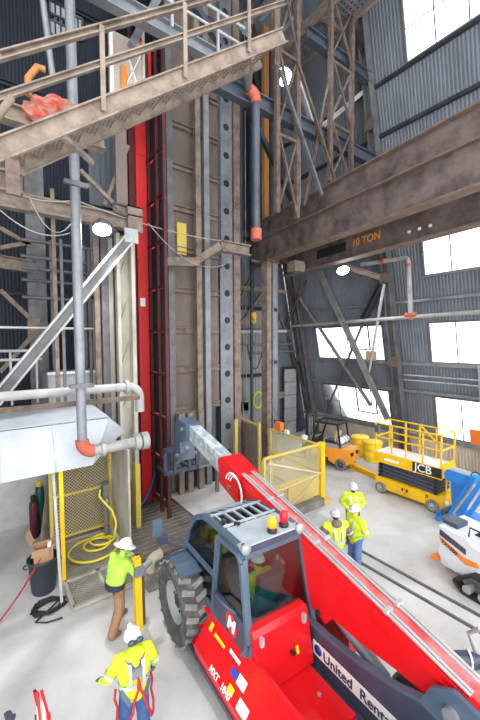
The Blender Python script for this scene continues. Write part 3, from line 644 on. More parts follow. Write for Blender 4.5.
mk('cab_floor', MB().b2((CL,.1,1.0), (CR,2.6,1.08)), 'slate_dark', t)
mk('roof_panel', MB().b2((CL+.06,.46,2.58), (CR+.02,1.12,2.65)), 'slate_roof', t)
rg = mk('roof_window', MB().prism([cabL(1.13,2.63)+Vector((.05,0,0)), cabL(1.6,2.63)+Vector((.05,0,0)), cabL(1.92,2.57)+Vector((.05,0,0)), cabL(2.18,2.43)+Vector((.05,0,0)), cabR(2.18,2.43), cabR(1.92,2.57), cabR(1.6,2.63), cabR(1.13,2.63)], (0,0,.012)), 'cab_glass', t)
gb = MB()
for k in range(6): x = CL+.22+k*.2; gb.bar((x,1.14,2.66), (x,1.7,2.64), .035).bar((x,1.7,2.64), (x,2.18,2.45), .035)
for y, z in ((1.16,2.67),(1.65,2.66),(2.15,2.48)): gb.bar((CL+.12,y,z), (CR-.02,y,z), .035)
mk('roof_guard', gb, 'slate_roof', rg)
mk('windscreen', MB().prism([cabL(2.6,1.6), cabL(2.45,2.1), cabL(2.2,2.42), cabR(2.2,2.42), cabR(2.45,2.1), cabR(2.6,1.6)], (0,.01,0)), 'cab_glass', t)
mk('windscreen', MB().prism([cabL(2.6,1.6), cabL(2.6,1.1), cabR(2.6,1.1), cabR(2.6,1.6)], (0,.01,0)), 'cab_glass', t)
mk('rear_window', MB().prism([cabL(.2,1.34), cabL(.46,2.45), cabR(.46,2.45), cabR(.2,1.34)], (0,-.012,0)), 'cab_glass', t)
door = mk('door', MB().prism([cabL(y,z,.01) for y, z in ((.2,1.12),(.34,1.0),(.7,.93),(1.05,1.0),(1.24,1.2),(1.24,1.52),(.28,1.52))], (-.05,0,0)), 'slate_dark', t)
df = MB(); dpts = [cabL(y,z,.05) for y, z in ((.14,1.3),(.2,1.1),(.36,.96),(.7,.89),(1.05,.96),(1.26,1.18),(1.22,2.5),(.55,2.52),(.44,2.4),(.14,1.3))]
for p, q in zip(dpts, dpts[1:]): df.bar(p, q, .07, .08, (1,0,0))
mk('door_frame', df, 'slate', door)
mk('door_glass', MB().prism([cabL(y,z,.02) for y, z in ((.28,1.54),(.5,2.45),(1.2,2.45),(1.24,1.54))], (-.01,0,0)), 'cab_glass', door)
hx = mk('door_handle', MB().tube([cabL(.45,1.6,.1), cabL(.6,1.62,.16), cabL(.95,1.58,.16), cabL(1.1,1.5,.1)], .022, 8), 'slate', door)
mk('side_window', MB().prism([cabL(y,z,.0) for y, z in ((1.3,1.14),(2.58,1.14),(2.58,1.6),(2.42,2.1),(2.18,2.38),(1.88,2.52),(1.3,2.56))], (-.01,0,0)), 'cab_glass', t)
mk('side_rail', MB().bar(cabL(1.28,1.75,.05), cabL(2.56,1.75,.05), .06, .07), 'slate', t)
lg = mk('door_logo', MB().prism([cabL(y,z,.065) for y, z in arc((0,0,0),(0,0,0),(0,0,0),0,1,1) and [(.62+.17*math.cos(a)+.05*math.sin(a), 1.3+.17*math.sin(a)) for a in [k*math.pi/10 for k in range(20)]]], (-.006,0,0)), 'red', door, False, 'red oval badge with white mark')
words('logo_mark', 'M', .3, 'white_paint', t, cabL(.62,1.3,.075), (0,-1,0), (.06,0,1), shear=.2, bold=.012, cx='CENTER')
mk('dash', MB().b2((CL+.2,1.95,1.1), (CR-.1,2.45,1.5)), 'slate', t)
mk('steering_wheel', MB().tube(arc((-.14,1.62,1.75),(.19,0,0),(0,.1,.16),0,360,16)[:-1], .018, 8, closed=True).bar((-.14,1.85,1.5),(-.14,1.62,1.75),.05), 'black', t)
st_ = mk('seat', MB().b2((-.42,.62,1.2), (.14,1.15,1.38)), 'teal', t); mk('seat_back', MB().bar((-.14,.6,1.35), (-.14,.48,2.0), .5, .12, (0,1,0)), 'teal', st_)
# rear lamps, beacons, mirrors
for x in (CL+.12, CR-.02):
    w_ = mk('work_lamp', MB().lathe((x,.44,2.62), (0,-1,.1), [(.001,-.08),(.06,-.07),(.085,0),(.09,.03),(.001,.035)], 16), 'galv_pale', t); mk('lamp_bracket', MB().bar((x,.5,2.55), (x,.5,2.68), .05), 'black', w_)
for x, m_, y in ((-.02,'amber',.58), (.28,'beacon_red',.62)):
    o = mk('beacon', MB().lathe((x,y,2.74), (0,0,1), [(.001,0),(.08,0),(.08,.12),(.06,.18),(.001,.2)], 16), m_, t); mk('beacon_base', MB().lathe((x,y,2.64), (0,0,1), [(.001,0),(.09,0),(.09,.06),(.06,.1),(.001,.1)], 14), 'black', o)
mk('lamp_bar', MB().bar((CL+.1,.46,2.57), (CR,.46,2.57), .08, .1), 'slate_dark', t)
mk('roof_antenna', MB().ell((-.6,1.28,2.7), (.05,.06,.06)).bar((-.45,1.15,2.68), (-.4,1.05,2.7), .05), 'black', t)
mk('mirror', MB().box((CL-.5,2.9,2.05), (.2,.1,.34)), 'slate', t); mk('mirror', MB().box((CL-.36,3.0,1.72), (.22,.12,.2)), 'slate_dark', t)
mk('mirror_arm', MB().bar((CL,2.6,1.75), (CL-.5,2.9,1.9), .035).bar((CL,2.6,1.6), (CL-.36,3.0,1.65), .035), 'slate_dark', t)
# rear red box, deck, frame plate with the rental lettering
bx = MB(); bx.prism([(-.8,y,z) for y, z in ((.22,.6),(-.12,.62),(.04,1.42),(.1,1.5),(.24,1.5))], (1.12,0,0)); rb = mk('rear_cover', bx, 'red', t)
for x in (-.68, .2): mk('latch', MB().box((x,.0,1.36), (.06,.06,.14)), 'galv_pale', rb)
mk('warning_sticker', MB().box((-.02,-.085,.98), (.05,.012,.12), m=Matrix.Rotation(-.28,3,'X')), 'sign_yellow', rb); mk('lock', MB().cyl((-.12,-.12,.98), (-.12,-.06,.98), .035), 'black', rb)
mk('rear_deck', MB().b2((-.76,-1.05,.5), (.24,.2,.6)), 'red', t)
mk('deck_bolt', MB().cyl((.0,-.55,.6), (.0,-.55,.615), .03), 'galv_pale', t)
PX = .40
plate = MB().prism([(PX,y,z) for y, z in ((.25,.3),(.2,1.2),(-.4,1.2),(-1.0,1.27),(-1.6,1.4),(-2.0,1.56),(-2.3,1.8),(-2.8,1.9),(-2.9,.4))], (.06,0,0))
pl = mk('frame_plate', plate, 'slate_dark', t); mk('plate_edge', MB().bar((PX+.0,.2,1.2),(PX,-.4,1.2),.1,.05).bar((PX,-.4,1.2),(PX,-1.0,1.27),.1,.05).bar((PX,-1.0,1.27),(PX,-1.6,1.4),.1,.05).bar((PX,-1.6,1.4),(PX,-2.0,1.56),.1,.05), 'slate', pl)
mk('pivot_lug', MB().prism([(PX-.06,y,z) for y, z in ((-1.9,1.5),(-2.05,1.82),(-2.3,1.98),(-2.7,1.9),(-2.7,1.4))], (.06,0,0)), 'slate', pl)
mk('pivot_pin', MB().cyl((PX-.12,-2.3,1.7),(PX-.05,-2.3,1.7),.09), 'galv', pl)
sb = mk('rental_sign', MB().b2((PX-.008,-1.85,.68), (PX,-.02,.92)), 'white_paint', pl)
words('rental_lettering', 'United', .22, 'letter_dark', t, (PX-.012,-.26,.79), (0,-1,0), (0,0,1), bold=.003); words('rental_lettering', 'Rentals', .22, 'letter_dark', t, (PX-.012,-.99,.79), (0,-1,0), (0,0,1), bold=.003)
mk('sign_emblem', MB().lathe((PX-.006,-.14,.80), (-1,0,0), [(.001,.003),(.085,.003),(.085,0)], 20), 'letter_dark', sb); mk('emblem_flash', MB().lathe((PX-.011,-.155,.80), (-1,0,0), [(.001,.003),(.055,.003),(.055,0)], 16), 'sign_blue', sb)
# boom
BX0, BX1 = .5, .92
def bt(s): return 2.40+.224*s
bd = Vector((0,1,.195)).normalized()
outer = [(-2.95,bt(-2.95)),(2.95,bt(2.95)),(2.95,bt(2.95)-.6),(.4,1.62),(.2,1.38),(-.2,1.25),(-.35,1.45),(-1.0,1.45),(-1.5,1.5),(-2.1,1.5),(-2.9,1.4)]
ob = mk('boom_outer', MB().prism([(BX0,y,z) for y, z in outer], (BX1-BX0,0,0)), 'red', t)
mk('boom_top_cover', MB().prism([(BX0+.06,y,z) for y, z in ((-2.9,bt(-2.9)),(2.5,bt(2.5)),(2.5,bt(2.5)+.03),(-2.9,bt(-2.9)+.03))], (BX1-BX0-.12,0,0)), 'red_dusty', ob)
mk('boom_rib', MB().bar((BX0-.005,.3,bt(.3)-.12), (BX0-.005,2.5,bt(2.5)-.12), .02, .04).bar((BX0-.005,.3,bt(.3)-.12), (BX0-.005,-2.6,bt(-2.6)-.1), .02, .03), 'red', ob)
mk('boom_pin', MB().cyl((BX0-.03,-.05,1.36), (BX0,-.05,1.36), .045), 'black', ob)
for x, nm in ((BX0+.05,'hydraulic_line'), (BX0+.11,'hydraulic_line'), (BX1-.05,'hydraulic_line'), (BX1-.11,'hydraulic_line')):
    mk(nm, MB().tube([(x,-2.4,bt(-2.4)+.03), (x,-1.6,bt(-1.6)+.06), (x,2.3,bt(2.3)+.06), (x,2.6,bt(2.6)+.02)], .022, 8), 'galv_pale', ob)
for s in (-1.3, .1, 1.4): mk('line_clamp', MB().box((BX0+.08,s,bt(s)+.08), (.14,.06,.05)), 'galv_pale', ob), mk('line_clamp', MB().box((BX1-.08,s,bt(s)+.08), (.14,.06,.05)), 'galv_pale', ob)
col_ = mk('boom_collar', MB().prism([(BX0-.06,y,z) for y, z in ((2.35,bt(2.35)+.06),(3.15,bt(3.15)+.1),(3.35,bt(3.35)-.05),(3.25,bt(3.25)-.6),(2.45,bt(2.45)-.66))], (BX1-BX0+.12,0,0)), 'red', t)
[mk('collar_bolt', MB().cyl((BX0-.1,2.8,bt(2.8)-d_),(BX0-.05,2.8,bt(2.8)-d_),.05), 'galv', col_) for d_ in (.2,.45)]
for k in range(3): mk('hose_loop', MB().tube(arc((BX0-.1-.03*k,2.45,bt(2.4)-.3), (0,.25+.05*k,.05), (0,0,.28+.05*k), 200, 20, 8), .018, 8), 'white_paint', t)
bi = mk('boom_inner', MB().prism([(BX0+.04,y,z) for y, z in ((3.1,bt(3.1)-.03),(5.35,bt(5.35)-.03),(5.35,bt(5.35)-.44),(3.1,bt(3.1)-.5))], (BX1-BX0-.08,0,0)), 'boom_grey', t)
hd = mk('boom_head', MB().prism([(BX0-.06,y,z) for y, z in ((5.2,bt(5.2)+.03),(5.85,bt(5.8)-.03),(6.1,bt(6.0)-.3),(6.05,2.6),(5.85,2.3),(5.65,2.4),(5.7,2.95),(5.25,bt(5.25)-.48))], (BX1-BX0+.06,0,0)), 'slate', t)
mk('head_pin', MB().cyl((BX0-.14,5.85,2.5),(BX1+.14,5.85,2.5),.07), 'galv', hd); mk('head_pin', MB().cyl((BX0-.12,5.5,3.4),(BX1+.12,5.5,3.4),.06), 'galv', hd)
mk('tilt_cylinder', MB().cyl((.42,5.1,2.95),(.42,5.75,2.35),.06).cyl((.42,5.5,2.6),(.42,6.05,2.1),.04), 'galv', t)
cg = mk('carriage', MB().bar((.1,6.2,2.6),(1.3,6.2,2.6),.1,.14).bar((.1,6.2,1.9),(1.3,6.2,1.9),.1,.14).bar((.15,6.2,1.85),(.15,6.2,2.65),.1).bar((1.25,6.2,1.85),(1.25,6.2,2.65),.1).bar((.45,6.15,1.85),(.45,6.15,2.65),.1).bar((.95,6.15,1.85),(.95,6.15,2.65),.1), 'slate_dark', t)
for x in (.3, 1.1): mk('fork', MB().b2((x-.06,6.25,1.75), (x+.06,6.33,2.7)).b2((x-.06,6.25,1.73), (x+.06,7.3,1.78)), 'dark_steel', cg)
mk('lift_cylinder', MB().cyl((.71,-1.2,1.0),(.71,1.2,bt(1.2)-.7),.1), 'galv', t)

# ---------------------------------------------------------------- scissor lift (local x along its length, y to its far side)
SCP = Vector((13.05, 6.82, 0))
t = thing('scissor_lift', 'yellow scissor lift with JCB panel and raised guard rails', 'scissor lift', SCP, math.radians(90))
# after rotation: local x -> +Y world, local y -> -X world (near side is +y)
L = 1.25; HW = .5
ch = mk('chassis', MB().b2((-L,-HW+.06,.18), (L,HW-.02,.62)), 'yellow', t)
mk('tray_door', MB().b2((-.75,HW-.02,.22), (-.03,HW+.03,.6)), 'yellow', ch); mk('tray_door', MB().b2((.03,HW-.02,.22), (.75,HW+.03,.6)), 'yellow', ch)
mk('door_latch', MB().b2((-.12,HW+.02,.4), (-.06,HW+.05,.5)).b2((.06,HW+.02,.4), (.12,HW+.05,.5)), 'black', ch)
for x in (-L+.25, L-.25):
    for y in (HW-.04, -HW+.04):
        s = 1 if y > 0 else -1
        o = mk('wheel', MB().lathe((x,y,.22), (0,s,0), [(.001,-.07),(.17,-.07),(.22,-.05),(.22,.07),(.19,.09),(.13,.09),(.12,.05),(.05,.05),(.001,.06)], 24), 'tread', t)
        mk('rim', MB().lathe((x,y,.22), (0,s,0), [(.13,.08),(.12,.06),(.05,.05),(.05,.1),(.001,.1)], 18), 'galv_pale', o)
for i in range(4):
    z0 = .64+i*.14; z1 = z0+.13
    for y in (HW-.14, -HW+.14):
        mk('scissor_arm', MB().bar((-L+.2,y,z0+.03), (L-.2,y,z1), .05, .11), 'slate_dark', t); mk('scissor_arm', MB().bar((-L+.2,y-.06,z1), (L-.2,y-.06,z0+.03), .05, .11), 'slate_dark', t)
    for x in (-L+.18, L-.18): mk('arm_pivot', MB().cyl((x,-HW+.05,z0+.06), (x,HW-.03,z0+.06), .07, 12), 'black', t)
D0 = 1.25
mk('deck', MB().b2((-L-.02,-HW,D0+.32), (L+.02,HW,D0+.37)), 'white_paint', t)
pn = mk('side_panel', MB().b2((-L-.05,HW-.02,D0-.02), (L+.05,HW+.02,D0+.38)), 'yellow', t); mk('side_panel', MB().b2((-L-.05,-HW-.02,D0-.02), (L+.05,-HW+.02,D0+.38)), 'yellow', t)
mk('logo_board', MB().b2((-L-.04,HW+.02,D0+.02), (-L+.98,HW+.026,D0+.36)), 'black', pn); mk('name_board', MB().b2((.25,HW+.02,D0+.1), (.85,HW+.026,D0+.2)), 'white_paint', pn)
words('logo_lettering', 'JCB', .4, 'white_paint', t, (-L+.9,HW+.03,D0+.19), (-1,0,0), (0,0,1), bold=.004)
words('model_lettering', 'S2646E', .12, 'black', t, (-.5,HW+.02,.5), (-1,0,0), (0,0,1), bold=.004)
R1 = D0+1.52
for x in (-L, -L*.5, 0, L*.45, L):
    for y in (HW, -HW): mk('guard_post', MB().bar((x,y,D0+.3), (x,y,R1), .045), 'yellow', t)
for z in (R1, D0+.98):
    for y in (HW, -HW): mk('guard_rail', MB().bar((-L,y,z), (L,y,z), .045), 'yellow', t)
    for x in (-L, L): mk('guard_rail', MB().bar((x,-HW,z), (x,HW,z), .045), 'yellow', t)
mk('guard_rail', MB().bar((-L*.5,-HW,D0+.98), (0,-HW,R1), .045), 'yellow', t); mk('end_plate', MB().b2((-L-.03,-HW,D0), (-L+.0,HW,D0+.5)), 'yellow', t)
mk('control_box', MB().box((L-.12,HW+.06,R1-.22), (.16,.12,.28)), 'slate', t)
for k in range(9): mk('gate_bar', MB().bar((-L+.15+k*.12,-HW,D0+.4), (-L+.15+k*.12,-HW,D0+.98), .025), 'galv_pale', t)
mk('entry_ladder', MB().bar((-L-.06,-.2,.15),(-L-.06,-.2,1.2),.04).bar((-L-.06,.2,.15),(-L-.06,.2,1.2),.04).bar((-L-.06,-.2,.4),(-L-.06,.2,.4),.04).bar((-L-.06,-.2,.75),(-L-.06,.2,.75),.04), 'yellow', t)

# ---------------------------------------------------------------- forklift (local y forward)
FK = Vector((13.6, 11.15, 0)); t = thing('forklift', 'orange forklift with black mast and gas bottle on the counterweight', 'forklift', FK, math.radians(12))
cw = mk('counterweight', MB().prism([(-.5,y,z) for y, z in ((-1.15,.35),(-1.2,.7),(-1.12,1.0),(-.4,1.0),(-.1,.8),(-.1,.35),(-.4,.22),(-.95,.22))], (1.0,0,0)), 'orange', t)
mk('vent_slot', MB().b2((-.4,-1.22,.72), (-.15,-1.12,.86)).b2((.15,-1.22,.72), (.4,-1.12,.86)), 'black', cw)
mk('body_side', MB().b2((-.52,-.5,.5), (.52,.75,.95)), 'orange', t); mk('hood', MB().b2((-.45,-.75,.95), (.45,.05,1.12)), 'galv_pale', t); mk('frame', MB().b2((-.45,-.8,.2), (.45,1.0,.5)), 'dark_steel', t)
for x in (-1, 1):
    for y, r in ((-.75,.27), (.75,.33)):
        o = mk('wheel', MB().lathe((x*.48,y,r), (x,0,0), [(.001,-.09),(r*.85,-.09),(r,-.07),(r,.07),(r*.85,.1),(r*.6,.1),(r*.55,.06),(.001,.06)], 24), 'dusty', t); mk('rim', MB().lathe((x*.48,y,r), (x,0,0), [(r*.6,.09),(r*.5,.07),(r*.2,.07),(r*.2,.1),(.001,.1)], 18), 'slate_dark', o)
for x in (-.46, .46):
    mk('guard_post', MB().bar((x,-.7,1.05), (x,-.55,2.1), .07), 'black', t); mk('guard_post', MB().bar((x,.85,.9), (x,.45,2.12), .07), 'black', t)
rf = mk('overhead_guard', MB().bar((-.5,-.6,2.12),(-.5,.6,2.12),.09).bar((.5,-.6,2.12),(.5,.6,2.12),.09).bar((-.5,-.6,2.12),(.5,-.6,2.12),.08).bar((-.5,.6,2.12),(.5,.6,2.12),.08), 'black', t)
for k in range(6): mk('roof_bar', MB().bar((-.5,-.45+k*.18,2.12), (.5,-.45+k*.18,2.12), .05, .04), 'black', rf)
gb_ = mk('gas_bottle', MB().tube([(-.42,-.62,1.32),(-.36,-.62,1.32),(-.3,-.62,1.32),(.3,-.62,1.32),(.36,-.62,1.32),(.42,-.62,1.32)], [.05,.14,.17,.17,.14,.05], 16), 'white_paint', t); mk('bottle_strap', MB().tube(arc((-.15,-.62,1.32),(0,.18,0),(0,0,.18),0,360,14)[:-1],.02,6,closed=True).tube(arc((.15,-.62,1.32),(0,.18,0),(0,0,.18),0,360,14)[:-1],.02,6,closed=True), 'galv', gb_)
se = mk('seat', MB().b2((-.25,-.3,1.1), (.25,.2,1.25)), 'black', t); mk('seat_back', MB().bar((0,-.3,1.2), (0,-.4,1.7), .45, .1, (0,1,0)), 'yellow_pale', se)
mk('steering_wheel', MB().tube(arc((0,.5,1.4),(.16,0,0),(0,.08,.14),0,360,14)[:-1], .015, 6, closed=True).bar((0,.72,1.1),(0,.5,1.4),.05), 'black', t); mk('dashboard', MB().b2((-.4,.65,.9), (.4,.85,1.2)), 'black', t)
for x in (-.32, .32): mk('mast_rail', MB().chan((x,1.15,.1), (x,1.2,2.35), .1, .12, .02), 'dark_steel', t)
for z in (.4, 1.3, 2.3): mk('mast_tie', MB().bar((-.34,1.18,z), (.34,1.18,z), .1, .08), 'dark_steel', t)
for x in (-.12, .12): mk('mast_cylinder', MB().cyl((x,1.12,.2), (x,1.15,2.2), .045), 'galv', t)
cgf = mk('fork_carriage', MB().bar((-.5,1.32,.45),(.5,1.32,.45),.05,.1).bar((-.5,1.32,.8),(.5,1.32,.8),.05,.1).bar((-.48,1.32,.4),(-.48,1.32,1.25),.04).bar((.48,1.32,.4),(.48,1.32,1.25),.04), 'black', t)
for x in (-.3, .3): mk('fork', MB().b2((x-.05,1.34,.08),(x+.05,1.4,.8)).b2((x-.05,1.34,.06),(x+.05,2.3,.1)), 'dark_steel', cgf)
mk('work_lamp', MB().box((-.4,.55,2.0), (.12,.1,.1)), 'sign_yellow', t); mk('battery_cap', MB().cyl((-.54,.1,.72),(-.5,.1,.72),.1), 'dark_steel', t)

# ---------------------------------------------------------------- blue boom lift
BL = Vector((12.5, 4.68, 0)); t = thing('blue_boom_lift', 'bright blue boom lift with folded twin arms next to the scissor lift', 'boom lift', BL, math.radians(-10))
mk('base_box', MB().b2((-.3,-1.3,.12), (.55,.3,.42)), 'blue', t)
tw = mk('turret', MB().prism([(-.22,y,z) for y, z in ((.1,.35),(.5,.35),(.62,1.5),(.5,1.65),(.05,1.65))], (.3,0,0)), 'blue', t)
cv = mk('upper_cover', MB().prism([(-.42,y,z) for y, z in ((-.35,1.6),(.72,1.6),(.78,1.82),(.66,2.0),(-.25,2.0),(-.38,1.82))], (.6,0,0)), 'blue', t); mk('cover_top', MB().b2((-.36,-.22,2.0), (.12,.62,2.015)), 'white_sheet', cv)
for k in range(3): mk('boom_arm', MB().bar((-.56-.03*k,.42-.3*k,.3), (-.52,-.5-.3*k,2.1), .13, .15), 'blue', t)
mk('lift_cylinder', MB().cyl((-.66,.2,.5), (-.62,-.6,1.9), .05), 'galv_pale', t); mk('arm_pivot', MB().cyl((-.62,.62,.42),(-.3,.62,.42),.1), 'slate_dark', t)
mk('leg', MB().bar((-.6,.85,.25),(.4,.6,.5),.16), 'blue', t); mk('foot', MB().cyl((-.6,.85,.0),(-.6,.85,.2),.12), 'blue', t); mk('outrigger', MB().bar((-.8,-1.2,.2),(-.3,-.3,.5),.18), 'blue', t); mk('outrigger_foot', MB().box((-.8,-1.2,.08),(.3,.3,.16)), 'blue', t)
for x in (-.4, .5):
    for y in (-1.0,): mk('wheel', MB().lathe((x,y,.25),(1 if x>0 else -1,0,0),[(.001,-.08),(.2,-.08),(.25,-.05),(.25,.05),(.2,.08),(.001,.05)],20), 'rubber', t)
mk('hose', MB().tube(arc((-.3,-.45,1.95),(0,.22,0),(0,0,.25),0,180,8), .02, 6), 'black', t); t.scale = (.8,.8,.88)
mk('label_plate', MB().box((-.43,.6,.72),(.012,.15,.15)), 'white_paint', t)

# ---------------------------------------------------------------- white compact track loader
SK = Vector((9.65, 3.1, 0)); t = thing('track_loader', 'white compact track loader with orange stripes and black rubber tracks', 'loader', SK, math.radians(-8))
bd_ = mk('body', MB().prism([(-.42,y,z) for y, z in ((.95,.3),(.85,.25),(.3,.28),(-.9,.3),(-1.1,.7),(-.9,1.25),(.1,1.28),(.95,1.32),(1.02,1.0),(1.0,.5))], (.95,0,0)), 'white_plastic', t)
cvp = mk('side_cover', MB().prism([(-.5,y,z) for y, z in ((.98,.55),(.55,.3),(.1,.42),(-.15,.8),(.3,1.25),(.98,1.28))], (.08,0,0)), 'white_plastic', t)
mk('orange_stripe', MB().prism([(-.51,y,z) for y, z in ((.96,1.02),(.94,.92),(.3,.62),(-.02,.7),(.05,.8),(.35,.78))], (.02,0,0)), 'flame_orange', cvp)
mk('grille', MB().prism([(-.512,y,z) for y, z in ((.95,1.2),(.95,1.05),(.3,.86),(.3,1.0))], (.02,0,0)), 'slate_dark', cvp)
words('model_lettering', 'TX1000', .13, 'black', t, (-.515,.9,.92), (0,-1,-.38), (0,-.38,1), bold=.004)
mk('orange_lip', MB().prism([(-.5,y,z) for y, z in ((1.02,.42),(1.2,.36),(1.2,.3),(1.0,.32))], (.9,0,0)), 'flame_orange', bd_)
mk('console', MB().prism([(-.2,y,z) for y, z in ((.3,1.28),(-.55,1.28),(-.6,1.5),(.1,1.42))], (.6,0,0)), 'plant_dark', t)
mk('seat_pad', MB().b2((-.35,.6,1.3), (.1,.98,1.42)), 'slate_dark', t)
for k in range(4): mk('control_lever', MB().cyl((-.1+.14*k,-.1,1.4), (-.1+.14*k,-.14,1.62), .018, 6).ell((-.1+.14*k,-.14,1.63), (.03,.03,.03), 8, 5), ('black','orange_fit','green_clip','black')[k], t)
mk('grab_bar', MB().tube([(-.4,.3,1.28),(-.4,.28,1.52),(-.4,-.6,1.5),(-.4,-.62,1.28)], .02, 6), 'black', t); mk('grab_bar', MB().tube([(.5,.3,1.28),(.5,.28,1.52),(.5,-.6,1.5),(.5,-.62,1.28)], .02, 6), 'black', t)
for x in (-.62, .68):
    tk = MB(); pts = [(x,-1.25,.2),(x,-1.05,.02),(x,.25,.02),(x,.45,.2),(x,.05,.52),(x,-.9,.52)]
    outer_ = [Vector(p) for p in pts]
    for p, q in zip(outer_, outer_[1:]+outer_[:1]): tk.bar(p, q, .24, .05, (1,0,0)) if False else tk.bar(p+Vector((0,0,.03)), q+Vector((0,0,.03)), .24, .06)
    o = mk('rubber_track', tk, 'black', t)
    for k in range(4): mk('track_roller', MB().cyl((x-.1,-.9+k*.35,.16), (x+.1,-.9+k*.35,.16), .1, 14), 'galv_pale', o)
    mk('drive_sprocket', MB().cyl((x-.1,-.2,.38),(x+.1,-.2,.38),.13,14), 'slate_dark', o)
mk('loader_arm', MB().bar((-.46,.2,1.05), (-.46,-1.4,.75), .1, .18).bar((.5,.2,1.05), (.5,-1.4,.75), .1, .18), 'white_plastic', t)
mk('attachment_plate', MB().b2((-.55,-1.55,.15), (.6,-1.45,.8)), 'slate_dark', t)
# ================================================================== people
def capsule(mb, p, q, r0, r1, n=12):
    p = Vector(p); q = Vector(q); d, s, u = basis(q-p); L = (q-p).length; pr = []
    for i in range(5): a = math.pi/2*(1-i/4); pr.append((r0*math.cos(a), -r0*math.sin(a)))
    for i in range(5): a = math.pi/2*i/4; pr.append((r1*math.cos(a), L+r1*math.sin(a)))
    mb.lathe(p, d, pr, n)
def loft(mb, rings, n=22):        # rings: centre, rx, ry, yaw
    vs = []
    for c, rx, ry, yw in rings:
        for k in range(n):
            a = 2*math.pi*k/n; x, y = rx*math.cos(a), ry*math.sin(a)
            vs.append(Vector(c)+Vector((x*math.cos(yw)-y*math.sin(yw), x*math.sin(yw)+y*math.cos(yw), 0)))
    m = len(rings)
    mb.add(vs, [(i*n+k, i*n+(k+1) % n, (i+1)*n+(k+1) % n, (i+1)*n+k) for i in range(m-1) for k in range(n)]+[tuple(range(n))[::-1], tuple(range((m-1)*n, m*n))], True)
def person(label, loc, rz, P, mats, hat='cap', group=None, jacket=1.0, vest=False, stripes=True):
    """P: joints in metres, facing local +y; mats: top, sleeve, legs, boots, hand, hem"""
    root = thing('person', label, 'person', loc, rz, group)
    V = {k: Vector(v) for k, v in P.items() if k[0] != '_'}; bones = []
    mb = MB()
    pel, chest, neck, head = V['pel'], V['chest'], V['neck'], V['head']
    tw = P.get('_tw', 0)
    def T(f): return pel.lerp(chest, f) if f <= 1 else chest.lerp(neck, f-1)
    j = jacket
    R = [(T(-.12)-Vector((0,0,.05)),.155*j,.115*j,0),(T(.0),.172*j,.125*j,0),(T(.35),.168*j,.125*j,0),(T(.75),.185*j,.13*j,0),(T(1.0),.2*j,.13*j,0),(T(1.35),.18*j,.115*j,0),(T(1.65),.11,.085,0),(T(1.9),.065,.065,0)]
    loft(mb, R); trunk = R; capsule(mb, V['shl']+(V['shr']-V['shl'])*.08, V['shr']+(V['shl']-V['shr'])*.08, .068*j, .068*j)
    bones.append((V['shl'], V['shr'], .07, 'top'))
    bones += [(pel-Vector((0,0,.08)), pel, .14, 'hem'), (pel, chest, .16, 'top'), (chest, neck, .13, 'top'), (neck, head, .06, 'skin')]
    capsule(mb, T(1.7), head, .058, .055)
    mb.ell(head+Vector((0,0,.02)), (.078,.098,.118)); hd = (V['look']-head); hd = hd.normalized() if 'look' in V else Vector((0,1,0))
    hs = hd.cross(Vector((0,0,1))).normalized(); hu = hs.cross(hd)
    mb.ell(head+hd*.045-hu*.06, (.055,.055,.06)); capsule(mb, head+hd*.09+hu*.02, head+hd*.112-hu*.015, .012, .018, 8)
    for s in (-1, 1): mb.ell(head+hs*(s*.08)-hd*.01, (.014,.022,.034), 8, 6)
    bones.append((head, head+Vector((0,0,.02)), .1, 'skin'))
    for s, S_ in ((-1,'l'), (1,'r')):
        hip, kn, an, toe = V['hip'+S_], V['kn'+S_], V['an'+S_], V['toe'+S_]
        capsule(mb, hip, kn, .12, .1); capsule(mb, kn, an, .098, .088); capsule(mb, an+Vector((0,0,-.02)), toe, .052, .045)
        bones += [(hip, kn, .09, 'leg'), (kn, an+(kn-an)*.3, .06, 'leg'), (an+(kn-an)*.3, an, .055, 'leg'), (an, toe, .05, 'boot')]
        sh, el, wr = V['sh'+S_], V['el'+S_], V['wr'+S_]
        capsule(mb, sh, el, .068*j, .055*j); capsule(mb, el, wr, .054*j, .042)
        bones += [(sh, el, .06, 'sleeve'), (el, wr, .05, 'sleeve')]
        hdv = (V['hd'+S_]-wr).normalized(); d, a, b = basis(hdv, V.get('palm'+S_, Vector((0,0,1))))
        palm = wr+d*.09; pm = MB(); capsule(mb, wr, wr+d*.05, .03, .034, 8)
        for k in range(4):
            o = a*((k-1.5)*.021); l = (.07,.082,.078,.06)[k]
            capsule(mb, wr+d*.03+o*.7, palm+o, .017, .014, 8)
            k1_ = palm+o+d*l*.5-b*.012; k2_ = k1_+d*l*.35-b*.03
            capsule(mb, palm+o, k1_, .0115, .0105, 8); capsule(mb, k1_, k2_, .0105, .009, 8)
        tb = wr+d*.035-a*.03*s*-1; t1 = tb+d*.035+a*(.03*s); capsule(mb, tb, t1, .015, .012, 8); capsule(mb, t1, t1+d*.03-b*.01, .012, .01, 8)
        bones += [(wr+d*.01, palm+d*.08, .05, 'hand')]
    me = mb.mesh('body'); tmp = bpy.data.objects.new('tmp', me); COL.objects.link(tmp)
    rm = tmp.modifiers.new('r', 'REMESH'); rm.mode = 'VOXEL'; rm.voxel_size = .0105
    sm = tmp.modifiers.new('s', 'SMOOTH'); sm.factor = .5; sm.iterations = 3
    dg = bpy.context.evaluated_depsgraph_get(); m2 = bpy.data.meshes.new_from_object(tmp.evaluated_get(dg)); bpy.data.objects.remove(tmp)
    tags = ['top','sleeve','leg','boot','hand','hem','skin']; m2.materials.clear()
    for g in tags: m2.materials.append(MATS[mats[g]])
    nf = len(m2.polygons); ce_ = np.empty(nf*3); m2.polygons.foreach_get('center', ce_); ce_ = ce_.reshape(-1,3)
    best = np.full(nf, 1e9); idx = np.zeros(nf, int)
